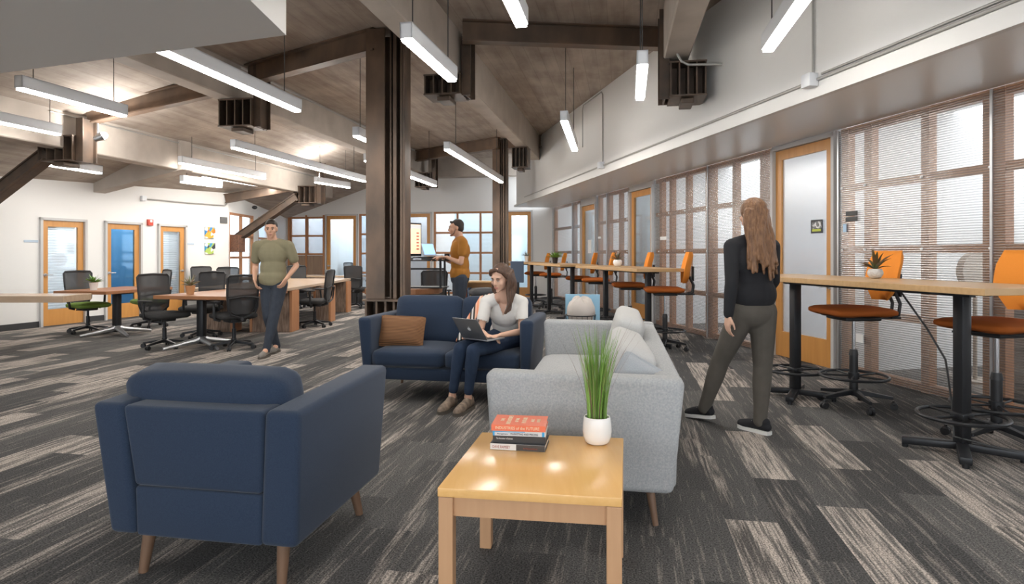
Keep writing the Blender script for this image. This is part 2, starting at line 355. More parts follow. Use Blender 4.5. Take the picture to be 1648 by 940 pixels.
def cushion(name, size, m, parent, loc=(0, 0, 0), M=None, bev=.04, puff=.03, label=None, n=10, pinch=0):
    """a soft box: rounded corners and bulging faces"""
    bm = bmesh.new(); x, y, z = [a/2 for a in size]; N = n
    def sup(t): return t
    bmesh.ops.create_cube(bm, size=2); bmesh.ops.subdivide_edges(bm, edges=bm.edges[:], cuts=N, use_grid_fill=True)
    for v in bm.verts:
        c = v.co.copy(); q = V((c.x*x, c.y*y, c.z*z)); k = min(bev, x*.99, y*.99, z*.99)
        core = V((max(-x+k, min(x-k, q.x)), max(-y+k, min(y-k, q.y)), max(-z+k, min(z-k, q.z))))
        d = q-core
        if d.length > 1e-6: d = d.normalized()*k
        v.co = core+d
        f = lambda a: (1-a*a)
        w = [f(c.y)*f(c.z), f(c.x)*f(c.z), f(c.x)*f(c.y)]
        for i, hs in enumerate((x, y, z)):
            s_ = 1 if c[i] > .99 else (-1 if c[i] < -.99 else c[i])
            v.co[i] += s_*puff*(w[i]**.6)*(1 if size[i] <= min(size)*1.05 else .35)
        if pinch:
            i = min(range(3), key=lambda k: size[k]); a_, b_ = [c[k] for k in range(3) if k != i]
            v.co[i] *= (1-pinch)+pinch*(max(0, (1-a_**4)*(1-b_**4)))**.5
            for k in range(3):
                if k != i: v.co[k] *= 1-.05*pinch*(1-[c[q] for q in range(3) if q not in (i, k)][0]**2)
    R = (M if M is not None else Matrix.Identity(3)).to_4x4(); R.translation = V(loc); bm.transform(R)
    b = B(); b.bm.free(); b.bm = bm
    return b.done(name, m, parent, smooth=60, label=label)
def remesh(b, name, m, parent, voxel=.008, smooth=6, cut=None, label=None):
    me = bpy.data.meshes.new('tmp'); b.bm.to_mesh(me); b.bm.free(); o = bpy.data.objects.new('tmp', me); COL.objects.link(o)
    r = o.modifiers.new('r', 'REMESH'); r.mode = 'VOXEL'; r.voxel_size = voxel
    s = o.modifiers.new('s', 'SMOOTH'); s.factor = .5; s.iterations = smooth
    dg = bpy.context.evaluated_depsgraph_get(); ev = o.evaluated_get(dg); new = bpy.data.meshes.new_from_object(ev)
    bpy.data.objects.remove(o); bpy.data.meshes.remove(me)
    if cut:
        bm = bmesh.new(); bm.from_mesh(new); bmesh.ops.delete(bm, geom=[f for f in bm.faces if cut(f.calc_center_median())], context='FACES'); bm.to_mesh(new); bm.free()
    new.name = name; new.materials.clear(); new.materials.append(m); new.polygons.foreach_set('use_smooth', [True]*len(new.polygons))
    ob = bpy.data.objects.new(name, new); COL.objects.link(ob); ob.parent = parent
    if label: ob['label'] = label
    return ob
def text(s, size, m, name, parent, M, ext=.0006, width=None):
    cu = bpy.data.curves.new('t', 'FONT'); cu.body = s; cu.size = size; cu.extrude = ext; cu.align_x = 'CENTER'; cu.align_y = 'CENTER'; cu.resolution_u = 3
    o = bpy.data.objects.new('t', cu); COL.objects.link(o); dg = bpy.context.evaluated_depsgraph_get()
    me = bpy.data.meshes.new_from_object(o.evaluated_get(dg)); bpy.data.objects.remove(o)
    if width:
        xs = [v.co.x for v in me.vertices]; k = width/(max(xs)-min(xs))
        for v in me.vertices: v.co.x *= k
    me.transform(M); me.materials.clear(); me.materials.append(m); me.name = name
    o = bpy.data.objects.new(name, me); COL.objects.link(o); o.parent = parent; return o
def frame_M(x, y, z, loc):
    M = Matrix((V(x), V(y), V(z))).transposed().to_4x4(); M.translation = V(loc); return M
def rz3(a): return Matrix.Rotation(a, 3, 'Z')

# ------------------------------------------------------------------ the setting
def wall(name, p0, p1, z0, z1, holes=(), th=.14, m=None, side=1):
    """straight wall from p0 to p1 (xy), holes = (dist0, dist1, zb, zt); inner face on the line, thickness to `side`"""
    p0, p1 = V((*p0, 0)), V((*p1, 0)); d = p1-p0; L = d.length; d.normalize(); n = V((-d.y, d.x, 0))*side*th; b = B()
    xs = sorted({0, L, *[h[0] for h in holes], *[h[1] for h in holes]})
    for a, c in zip(xs, xs[1:]):
        mid = (a+c)/2; hs = [h for h in holes if h[0] < mid < h[1]]; zz = [z0]
        for h in sorted(hs, key=lambda q: q[2]): zz += [h[2], h[3]]
        zz.append(z1)
        for k in range(0, len(zz), 2):
            if zz[k+1]-zz[k] < 1e-3: continue
            A, Bq = p0+d*a, p0+d*c; z_ = zz[k]; t_ = zz[k+1]
            b.hexa([A+V((0, 0, z_)), Bq+V((0, 0, z_)), Bq+n+V((0, 0, z_)), A+n+V((0, 0, z_)), A+V((0, 0, t_)), Bq+V((0, 0, t_)), Bq+n+V((0, 0, t_)), A+n+V((0, 0, t_))])
    return tag(b.done(name, m or wall_m, smooth=0), kind='structure')
# floor
b = B(); b.box((-1, 9, -.05), (30, 34, .1)); tag(b.done('floor', carpet_m, smooth=0), kind='structure')
# ceiling: flat deck, folding down to the left
b = B(); ya, yb = -4, 22
def cp(s, y, z): return V((s+.19*y, y, z))
def cw(y, off=0):      # foot of the ceiling on the left wall line
    x = -8.58+.3155*(y-11.27)-off; return V((x, y, ceil_z(x, y)))
def ce(pts, up=.2): b.hexa([V(p) for p in pts]+[V(p)+V((0, 0, up)) for p in pts])
def rwx(y): return 5.185-.209*y-.9
ce([(ya*.19-6.04, ya, 4.25), (rwx(ya), ya, 4.25), (rwx(18.9), 19.1, 4.25), (-6.04+.19*20.4, 20.2, 4.25)])
ce([cw(ya, .1), (ya*.19-6.04, ya, 4.25), (-6.04+.19*15.72, 15.72, 4.25), cw(15.72, .1)])
ce([cw(15.72, .1), (-6.04+.19*15.72, 15.72, 4.25), (-6.04+.19*20.4, 20.4, 4.25), V((-7.5, 20.5, ceil_z(-7.5, 20.5)))])
tag(b.done('ceiling', concrete_m, smooth=0), kind='structure')
# left wall with three doors
WL0 = V((-8.58, 11.27, 0)); WLd = V((.3155, 1, 0)).normalized()
def tl(px): r = (px-824)/1000; return (-8.58-11.27*r)/(r-.3155)*1.0486
def onleft(px, py, off=.0):
    p = WL0+WLd*tl(px); return V((p.x+off*WLd.y, p.y-off*WLd.x, H-(py-409)/1000*p.y))
NL = V((WLd.y, -WLd.x, 0))      # into the room
L0 = -15.2
pL0 = WL0+WLd*L0; pL1 = WL0+WLd*tl(367.6)
dl = [(62.5, 138), (167, 227), (253, 299)]
wall('wall_left', pL0[:2], pL1[:2], 0, 4.2, [(tl(a)-L0, tl(c)-L0, 0, 2.0) for a, c in dl], side=1)
# right glazed wall: the soffit, fascia and the wall above
def RW(Y, off=0): p = V((5.185-.209*Y, Y, 0)); return p+V((-.979, -.2046, 0))*off   # off > 0 = into the room
Rd = V((-.209, 1, 0)).normalized(); Rn = V((-.979, -.2046, 0))
b = B()
b.hexa([RW(-4)+V((0, 0, 2.74)), RW(18.9)+V((0, 0, 2.74)), RW(18.9, 1.2)+V((0, 0, 2.74)), RW(-4, 1.2)+V((0, 0, 2.74)),
        RW(-4)+V((0, 0, 2.80)), RW(18.9)+V((0, 0, 2.80)), RW(18.9, 1.2)+V((0, 0, 2.80)), RW(-4, 1.2)+V((0, 0, 2.80))])
tag(b.done('trim_1', soffit_m, smooth=0), kind='structure')
b = B()
def fas(z0, z1, o0, o1, Ya=-4, Yb=18.3):
    b.hexa([RW(Ya, o1)+V((0, 0, z0)), RW(Ya, o0)+V((0, 0, z0)), RW(Yb, o0)+V((0, 0, z0)), RW(Yb, o1)+V((0, 0, z0)),
            RW(Ya, o1)+V((0, 0, z1)), RW(Ya, o0)+V((0, 0, z1)), RW(Yb, o0)+V((0, 0, z1)), RW(Yb, o1)+V((0, 0, z1))])
fas(2.74, 4.25, 1.2, 1.26); tag(b.done('wall_right', wall_m, smooth=0), kind='structure')
# far wall
def FW(px): r = (px-824)/1000; Y = 19.12/(1+.18*r); return V((r*Y, Y, 0))
F0, F1 = V((-7.4, 20.45, 0)), V((1.30, 18.886, 0)); Fd = (F1-F0).normalized(); Fn = V((Fd.y, -Fd.x, 0))
def tf(px): return (FW(px)-F0).dot(Fd)
fh = [(tf(466), tf(522), 1.30, 2.55), (tf(524), tf(576), 0, 2.62), (tf(578), tf(650), .08, 2.62), (tf(652), tf(695), 0, 2.66), (tf(698), tf(812), .08, 2.66), (tf(815), tf(857), 0, 2.68)]
wall('wall_back', F0[:2], F1[:2], 0, 4.25, fh)
# return wall on the far left
S0, S1 = V((-7.18, 15.72, 0)), V((-7.4, 20.45, 0)); 
wall('wall_side', S0[:2], S1[:2], 0, 3.6, [(.08, 1.75, .08, 2.4), (2.1, 3.1, 0, 2.4)])
# bulkhead overhead on the left, near the camera
b = B(); b.prism([(-1.45, -3.9), (-1.465, 4.03), (-8.8, 6.47), (-9.5, -3.9)], 2.75, 4.26); tag(b.done('trim_2', bulk_m, smooth=0), kind='structure')
# rear wall behind the camera with a band of windows
wall('wall_rear', (7, -3.9), (-14, -3.9), 0, 4.3, [(1.6+i*2.2, 3.4+i*2.2, .5, 2.6) for i in range(8)], side=1)
# baseboards on the left wall
for i, (a, c) in enumerate([(-60, 62), (138.5, 166.5), (227.5, 252.5), (299.5, 367)]):
    t0 = L0 if i == 0 else tl(a); p, q = WL0+WLd*t0+NL*.008, WL0+WLd*tl(c)+NL*.008
    b = B(); b.bar(p+V((0, 0, .055)), q+V((0, 0, .055)), .012, .11); tag(b.done('baseboard_left', base_m, smooth=0), kind='structure')
b = B(); b.bar(F0+Fn*.01+V((0, 0, .05)), FW(466)+Fn*.01+V((0, 0, .05)), .012, .1); tag(b.done('baseboard_back', base_m, smooth=0), kind='structure')

def door(n, p0, d, width, ht, face, leafm=oak_m, jm=jamb_m, st=.11, rail=.30, glassm=pane_m, handle=1, blinds=False, top=None):
    """door with jamb set in the wall; p0 one foot, d direction, face = into-room normal; handle=+1 far side, -1 near"""
    r = empty('door_%d' % n, p0, 0, kind='structure'); p0 = V((0, 0, 0)); up = V((0, 0, 1)); j = .045
    b = B()
    for a in (j/2, width-j/2): b.bar(d*a-face*.03, d*a-face*.03+up*ht, j, .16, up=face)
    b.bar(up*(ht-j/2)-face*.03, d*width+up*(ht-j/2)-face*.03, .16, j)
    b.done('jamb', jm, r, 0)
    w0, w1, zt = j+.005, width-j-.005, ht-j-.005; fo = -face*.02; th = .045
    b = B()
    b.bar(d*(w0+st/2)+fo+up*.01, d*(w0+st/2)+fo+up*zt, st, th, up=face); b.bar(d*(w1-st/2)+fo+up*.01, d*(w1-st/2)+fo+up*zt, st, th, up=face)
    b.bar(d*(w0+st)+fo+up*(.01+rail/2), d*(w1-st)+fo+up*(.01+rail/2), th, rail); b.bar(d*(w0+st)+fo+up*(zt-st/2), d*(w1-st)+fo+up*(zt-st/2), th, st)
    b.done('leaf', leafm, r, 0)
    b = B(); b.bar(d*(w0+st)+fo+up*((rail+zt-st)/2), d*(w1-st)+fo+up*((rail+zt-st)/2), .006, zt-st-rail); b.done('glass', glassm, r, 0)
    hx = w1-st/2 if handle > 0 else w0+st/2; b = B(); c = d*hx+face*.01+up*.95
    b.cyl(c-face*.01, c+face*.012, .028); b.cyl(c, c+face*.05, .010); b.cyl(c+face*.05, c+face*.05-d*handle*.11, .010); b.done('handle', alu_m, r)
    if blinds:
        k = B(); z = rail+.03
        while z < zt-st-.02:
            a0, a1 = d*(w0+st+.015)-face*.065+up*z, d*(w1-st-.015)-face*.065+up*z
            k.hexa([a0, a1, a1-face*.035+up*.022, a0-face*.035+up*.022, a0+up*.002, a1+up*.002, a1-face*.035+up*.024, a0-face*.035+up*.024]); z += .05
        k.bar(d*(w0+st+.01)-face*.08+up*(zt-st-.01), d*(w1-st-.01)-face*.08+up*(zt-st-.01), .04, .04)
        k.done('venetian_blind', fix_m, r, 0)
    return r
for i, ((a, c), g, h, bl) in enumerate(zip(dl, (pane_m, bluep_m, pane_m), (-1, -1, 1), (1, 0, 1))):
    door(i+1, WL0+WLd*tl(a), WLd, tl(c)-tl(a), 2.0, NL, glassm=g, handle=h, blinds=bl)
rd = [(7.08, 8.23, 2.72), (11.84, 12.96, 2.66), (15.0, 16.15, 2.6)]
for i, (ya_, yb_, ht) in enumerate(rd):
    door(4+i, RW(ya_), Rd, (yb_-ya_)*1.0216, ht, Rn, handle=-1, st=.12, rail=.32, glassm=frost_m if i == 0 else pane_m)
b = B()
for (a, c, ht) in rd: b.bar(RW(a, -.03)+V((0, 0, (ht+2.74)/2)), RW(c, -.03)+V((0, 0, (ht+2.74)/2)), .12, 2.74-ht)
tag(b.done('trim_3', jamb_m, smooth=0), kind='structure')
for i, (a, c, ht, g) in enumerate([(524, 576, 2.62, pane_m), (652, 695, 2.66, frost_m), (815, 857, 2.68, pane_m)]):
    door(7+i, F0+Fd*tf(a), Fd, tf(c)-tf(a), ht, Fn, glassm=g, handle=-1)
# glazed screens: fir studs and rails behind ribbed sheets
def screen(n, Ya, Yb, studs, top=2.74, sheet=True, blue=False):
    r = empty('window_%d' % n, RW((Ya+Yb)/2), 0, kind='structure'); o = V(r.location); up = V((0, 0, 1))
    for (Y, w) in studs:
        b = B(); b.bar(RW(Y, -.06)-o+up*.0, RW(Y, -.06)-o+up*top, w, .09, up=Rn); b.done('stud', stud_m, r, 0)
    for z in (.045, .69, 1.38, 2.07, top-.035):
        b = B(); b.bar(RW(Ya+.01, -.06)-o+up*z, RW(Yb-.01, -.06)-o+up*z, .075, .075); b.done('rail', stud_m, r, 0)
    ys = [Ya+.01]+[Y for Y, w in studs if w > .12 and Ya+.3 < Y < Yb-.3]+[Yb-.01]; ys = sorted(set(ys))
    for a, c in zip(ys, ys[1:]):
        b = B(); b.bar(RW(a+.004, .015)-o+up*(top/2), RW(c-.004, .015)-o+up*(top/2), .008, top-.02); b.done('ribbed_sheet', poly_m, r, 0)
        b = B(); b.bar(RW(c-.012, .024)-o+up*.01, RW(c-.012, .024)-o+up*(top-.01), .022, .012, up=Rn); b.done('seam_strip', alu_m, r, 0)
    b = B()
    for (Y, w) in studs:
        for z in (.69, 1.38, 2.07):
            c = RW(Y, .02)-o+up*z
            b.cyl(c, c+Rn*.012, .014, .010, 10)
    b.done('fixing_washers', whitem_m, r)
    return r
screen(1, -3.9, 7.06, [(6.98, .1), (6.65, .1), (5.95, .09), (5.28, .20), (4.96, .09), (4.3, .09), (3.6, .09), (2.9, .2), (2.2, .09), (1.5, .09), (.8, .09), (.1, .2), (-.6, .09), (-1.3, .09), (-2, .09), (-2.7, .2), (-3.4, .09)])
screen(2, 8.25, 11.82, [(8.5, .1), (9.18, .09), (9.88, .22), (10.6, .09), (11.2, .09), (11.6, .1)])
screen(3, 12.98, 14.98, [(13.1, .1), (13.6, .09), (14.3, .2), (14.9, .1)])
screen(4, 16.17, 18.85, [(16.3, .1), (16.9, .2), (18.75, .12)])
def winframe(n, a, c, zb, zt, cols, rows, m=stud_m, g=frost_m, w=.06, P0=None, D=None, Nn=None):
    P0 = P0 if P0 is not None else F0; D = D if D is not None else Fd; Nn = Nn if Nn is not None else Fn
    r = empty('window_%d' % n, P0+D*(a+c)/2, 0, kind='structure'); o = V(r.location); up = V((0, 0, 1)); b = B(); q = P0-o-Nn*.04
    for i in range(cols+1): t = a+w/2+(c-a-w)*i/cols; b.bar(q+D*t+up*zb, q+D*t+up*zt, w, .07, up=Nn)
    for i in range(rows+1): z = zb+w/2+(zt-zb-w)*i/rows; b.bar(q+D*a+up*z, q+D*c+up*z, .068, w)
    b.done('window_frame', m, r, 0)
    b = B(); b.bar(q+D*(a+.02)-Nn*.01+up*(zb+zt)/2, q+D*(c-.02)-Nn*.01+up*(zb+zt)/2, .006, zt-zb-.04); b.done('pane', g, r, 0)
    return r
winframe(5, fh[0][0], fh[0][1], 1.30, 2.55, 2, 2)
winframe(6, fh[2][0], fh[2][1], .08, 2.62, 2, 4)
winframe(7, fh[4][0], fh[4][1], .08, 2.66, 3, 4, g=poly_m)
Sd = (S1-S0).normalized(); Sn = V((Sd.y, -Sd.x, 0))
winframe(8, .08, 1.75, .08, 2.4, 2, 4, g=pane_m, P0=S0, D=Sd, Nn=Sn)
winframe(9, 2.1, 3.1, 0.0, 2.4, 1, 4, g=frost_m, P0=S0, D=Sd, Nn=Sn)
b = B(); b.bar(F0+Fd*(tf(464))+Fn*.02+V((0, 0, .65)), F0+Fd*tf(522)+Fn*.02+V((0, 0, .65)), .03, 1.26)
tag(b.done('trim_4', mat('wood_wainscot', (.36, .24, .16), .6, noise=(5, .9, (5, 5, .4), (.25, .16, .11))), smooth=0), kind='structure')
for i in range(3):
    t = tf(466)+(tf(522)-tf(466))*i/2; b = B(); b.bar(F0+Fd*t+Fn*.045+V((0, 0, 0)), F0+Fd*t+Fn*.045+V((0, 0, 2.6)), .06, .02, up=Fn); tag(b.done('trim_5', stud_m, smooth=0), kind='structure')

# offices beyond the glazing, tops left open to the sky to brighten them
OD = 3.3
wall('wall_office_right', RW(-4, -OD)[:2], RW(19.5, -OD)[:2], 0, 3.0, [(1+i*2.05, 2.6+i*2.05, .75, 2.75) for i in range(11)], m=office_m, side=-1)
for Y in (-1, 3.05, 7.0, 8.3, 11.75, 13.05, 14.95, 16.2, 18.95):
    wall('wall_office', RW(Y, -.12)[:2], RW(Y, -OD)[:2], 0, 3.0, m=office_m, th=.08)
b = B(); b.hexa([RW(-4, -.1)+V((0, 0, 3.0)), RW(19.5, -.1)+V((0, 0, 3.0)), RW(19.5, -1.5)+V((0, 0, 3.0)), RW(-4, -1.5)+V((0, 0, 3.0)), RW(-4, -.1)+V((0, 0, 3.05)), RW(19.5, -.1)+V((0, 0, 3.05)), RW(19.5, -1.5)+V((0, 0, 3.05)), RW(-4, -1.5)+V((0, 0, 3.05))]); tag(b.done('ceiling_office', office_m, smooth=0), kind='structure')  # short strip only, the rest stays open to let sky light in
wall('wall_office_back', (F0-Fn*2.6-Fd*3)[:2], (F1-Fn*2.6+Fd*2)[:2], 0, 3.0, m=mat('office_pale_blue', (.66, .82, .92), .7))
for px in (464, 523, 650, 696, 858): q = F0+Fd*tf(px); wall('wall_office', (q-Fn*.15)[:2], (q-Fn*2.6)[:2], 0, 3.0, m=office_m, th=.06)
for k, (t, m_) in enumerate([(-.6, office_m), (1.05, bluewall_m), (2.25, office_m), (3.6, office_m)]):
    q = WL0+WLd*t; wall('wall_office', (q-NL*.15)[:2], (q-NL*2.4)[:2], 0, 2.9, m=office_m, th=.06)
wall('wall_office_left', (WL0+WLd*1.05-NL*1.6)[:2], (WL0+WLd*2.2-NL*1.6)[:2], 0, 2.9, m=bluewall_m)
wall('wall_office_left', (WL0+WLd*-.8-NL*2.4)[:2], (WL0+WLd*3.8-NL*2.4)[:2], 0, 2.9, m=office_m)
wall('wall_office_side', (S0-Sn*2.4-Sd*.5)[:2], (S1-Sn*2.4)[:2], 0, 2.9, m=office_m)

# ------------------------------------------------------------------ concrete beams and steel
def beam(s, w, zt, dep, Ya, Yb, label, slope=.19, zt2=None):
    o = empty('concrete_beam', (s+slope*(Ya+Yb)/2, (Ya+Yb)/2, zt-dep), 0, label, 'beam'); c = V(o.location); b = B()
    pts = []
    for z in (zt-dep, zt+.02):
        pts += [V((s-w+slope*Ya, Ya, z)), V((s+slope*Ya, Ya, z)), V((s+slope*Yb, Yb, z)), V((s-w+slope*Yb, Yb, z))]
    b.hexa([p-c for p in pts], .012, 1); b.done('beam_body', beam_m, o, 0); return o
def cbeam(s, w, zt, dep, Ya, Yb, label, slope=.19):
    b = B(); pts = []
    for z in (zt-dep, zt+.02):
        pts += [V((s-w+slope*Ya, Ya, z)), V((s+slope*Ya, Ya, z)), V((s+slope*Yb, Yb, z)), V((s-w+slope*Yb, Yb, z))]
    b.hexa(pts, .015, 1); return tag(b.done('concrete_beam', beam_m, smooth=0), label, 'beam', kind='structure')
cbeam(-2.234, .27, 4.25, .59, -3.8, 15.4, 'long concrete ceiling beam running from the near centre over the tall column to the right fascia')
cbeam(-6.04, .30, 4.25, .55, -3.8, 18.6, 'concrete ceiling beam above the left desks with a thin conduit along its upper edge')
cbeam(.84, .30, 4.25, .62, -3.8, 7.85, 'short concrete ceiling beam ending on the steel bracket by the right fascia', .17)
cbeam(-8.42, .30, 3.46, .55, 6.5, 17.6, 'lower concrete beam at left brightly lit by the spot lamp')
b = B(); p, q = V((-6.1, 11.66, 3.18)), V((-8.3, 12.42, 2.82)); b.bar(p, q, .26, .56, bev=.01); tag(b.done('concrete_beam', beam_m, smooth=0), 'short sloping concrete cross beam running into the white left wall', 'beam', kind='structure')
b = B(); b.bar(F0+Fn*.25+V((0, 0, 3.98)), F1+Fn*.25+Fd*-.4+V((0, 0, 3.98)), .4, .56); tag(b.done('concrete_beam', beam_m, smooth=0), 'concrete edge beam above the white back wall', 'beam', kind='structure')
def ibeam(name, p, q, h, w, label, cat='steel beam', m=steel_m, up=(0, 0, 1), t=.02):
    p, q = V(p), V(q); c = (p+q)/2; b = B(); d = (q-p).normalized(); r = d.cross(V(up)).normalized(); tt = r.cross(d)
    b.bar(p-c, q-c, t, h-2*t, up=up); b.bar(p-c+tt*(h/2-t/2), q-c+tt*(h/2-t/2), w, t, up=up); b.bar(p-c-tt*(h/2-t/2), q-c-tt*(h/2-t/2), w, t, up=up)
    o = b.done(name, m, smooth=0); o.location = c; return tag(o, label, cat, kind='structure')
ibeam('steel_beam', (-.62, 7.78, 4.12), (2.0, 8.06, 4.12), .27, .16, 'dark steel beam across the ceiling right of the tall column')
ibeam('steel_beam', (-1.75, 8.05, 4.11), (-4.05, 9.55, 4.08), .30, .16, 'dark steel beam running left from the head of the tall column')
ibeam('steel_beam', (-4.35, 9.62, 3.98), (-6.5, 9.5, 3.45), .28, .15, 'dark steel beam sloping down to the far left bracket')
ibeam('steel_beam', (-.35, 15.5, 4.1), (-3.1, 17.9, 4.1), .3, .18, 'far dark steel beam left of the second column')
ibeam('steel_beam', (-.1, 15.5, 4.1), (1.0, 15.2, 4.1), .3, .18, 'stub of dark steel beam right of the second column')
ibeam('steel_beam', (-5.5, 15.8, 3.05), (-7.2, 15.6, 2.72), .22, .15, 'short dark steel beam above the corner of the left wall')
def bracket(x, y, z0, z1, w, dpt, label, rz=-A0, post=1, zc=4.25, m=steel2_m):
    o = empty('steel_bracket', (x, y, z0), rz, label, 'bracket', 'steel brackets under the concrete beams'); h = z1-z0
    for zf in (.01, h-.01): b = B(); b.box((0, 0, zf), (w, dpt, .02)); b.done('flange_plate', m, o, 0)
    b = B()
    for i in range(5): b.box((-w/2+.015+(w-.03)*i/4, 0, h/2), (.018, dpt*.96, h-.04))
    b.box((0, 0, h/2), (w-.03, .02, h-.04)); b.done('web_fins', m, o, 0)
    b = B(); b.box((0, 0, -.035), (w*.35, dpt*.7, .06), bev=.01); b.done('bearing_shoe', m, o, 0)
    if post:
        b = B(); L = zc-z0-.0; X = post*(w/2+.05)
        b.box((X, -dpt*.3, L/2-.02), (.12, .02, L-.03)); b.box((X, dpt*.3, L/2-.02), (.12, .02, L-.03)); b.box((X, 0, L/2-.02), (.02, dpt*.6, L-.03)); b.done('hanger_post', m, o, 0)
    return o
bracket(-4.17, 9.62, 3.27, 3.69, .56, .42, 'steel bracket under the beam left of the tall column, above the long pendant')
bracket(-6.78, 9.45, 2.72, 3.10, .62, .4, 'lowest left steel bracket where the diagonal brace starts', zc=3.4)
bracket(-5.22, 15.9, 2.62, 3.06, .62, .4, 'far left steel bracket above the blurred man, with a diagonal brace', zc=3.7)
bracket(-.87, 8.25, 3.40, 3.67, .5, .42, 'steel bracket hidden behind the pendant right of the tall column', zc=4.2)
bracket(2.08, 7.42, 3.16, 3.57, .42, .5, 'largest steel bracket by the right fascia with a grey conduit', post=-1)
bracket(.20, 13.6, 3.20, 3.65, .36, .4, 'small dark steel bracket at the end of the long concrete beam', post=0)
bracket(-2.55, 18.2, 3.28, 3.7, .5, .4, 'distant steel bracket between the two columns')
def strut(p, q, w, label):
    b = B(); p, q = V(p), V(q); c = (p+q)/2; b.bar(p-c, q-c, w, .20); b.bar(p-c+V((0, -w*.2, -.1)), q-c+V((0, -w*.2, -.1)), w*1.3, .02); b.bar(p-c+V((0, 0, .1)), q-c+V((0, 0, .1)), w*1.3, .02); o = b.done('diagonal_brace', steel2_m, smooth=0); o.location = c
    return tag(o, label, 'brace')
strut((-5.45, 15.8, 2.78), (-7.1, 16.1, 1.75), .16, 'diagonal steel brace running down to the rusty box on the left corner')
strut((-7.0, 9.42, 2.86), (-8.75, 9.75, 1.75), .16, 'diagonal steel brace at the left edge under the lowest bracket')
b = B(); b.box((0, 0, 0), (.36, .3, .44), bev=.01); b.box((0, -.155, 0), (.3, .012, .38)); o = b.done('rusty_steel_box', rustbox_m, smooth=0); o.location = (-7.12, 16.0, 1.60); o.rotation_euler.z = -A0; tag(o, 'rusty perforated steel box at the foot of the diagonal brace by the wood framed screen', 'steel box')

def column(x, y, ztop, label, k=1.0, low=True):
    o = empty('steel_column', (x, y, 0), -A0+.06, label, 'column'); zb = .75 if low else 0
    b = B()
    b.box((-.13*k, 0, (zb+ztop)/2), (.25*k, .03*k, ztop-zb-.01)); b.box((-.13*k, .32*k, (zb+ztop)/2), (.25*k, .03*k, ztop-zb-.01)); b.box((-.13*k, .16*k, (zb+ztop)/2), (.02*k, .30*k, ztop-zb-.01))
    b.box((-.245*k, .16*k, (zb+ztop)/2), (.02*k, .31*k, ztop-zb-.01)); b.done('main_section', steel_m, o, 0)
    b = B(); b.box((.14*k, .06*k, (zb+ztop)/2), (.20*k, .025*k, ztop-zb-.01)) if False else None
    for X, W in ((.05, .02), (.115, .045), (.20, .03), (.235, .03)): b.box((X*k, .16*k, (zb+ztop)/2), (W*k, (.26 if X > .1 else .2)*k, ztop-zb-.01))
    b.box((.12*k, .22*k, (zb+ztop)/2), (.24*k, .02*k, ztop-zb-.01)); b.done('channel_section', steel_m, o, 0)
    if low:
        for zf in (zb-.012, .012): b = B(); b.box((0, .14, zf), (.56, .46, .025)); b.done('splice_plate', steel_m, o, 0)
        b = B(); b.box((0, -.03, zb/2), (.5, .025, zb-.06)) if False else None
        for X in (-.24, -.10, .02, .13, .24): b.box((X, .14, zb/2), (.025, .40, zb-.055))
        b.box((0, .2, zb/2), (.5, .02, zb-.055)); b.done('stub_section', steel_m, o, 0)
    return o
column(-1.63, 8.0, 4.24, 'tall rusted steel column behind the navy sofa', 1.0)
column(-.30, 15.6, 4.24, 'second rusted steel column farther back, behind the seated woman', .75, False)

# ------------------------------------------------------------------ pendant lamps
def pendant(p, q, label, w=.10, h=.125, cables=(.12, .88)):
    p, q = V(p), V(q); d = q-p; L = d.length; d.normalize(); rz = math.atan2(d.y, d.x)
    o = empty('linear_pendant', (p+q)/2, rz, label, 'pendant light', 'white linear pendant lamps'); 
    b = B(); b.box((0, w/2-.006, h/2), (L, .012, h)); b.box((0, -w/2+.006, h/2), (L, .012, h)); b.box((0, 0, h-.006), (L, w, .012)); b.box((-L/2+.004, 0, h/2), (.008, w, h)); b.box((L/2-.004, 0, h/2), (.008, w, h)); b.done('housing', fix_m, o, 0)
    b = B(); b.box((0, 0, -.004), (L-.02, w-.022, .034)); b.done('diffuser', emit_m, o, 0)
    for t in cables:
        X = -L/2+L*t; c = (p+q)/2+d*X; zc = ceil_z(c.x, c.y)-c.z
        b = B(); b.cyl((X, 0, h), (X, 0, zc+.01), .005, n=6); b.done('cable', cable_m, o)
    return o
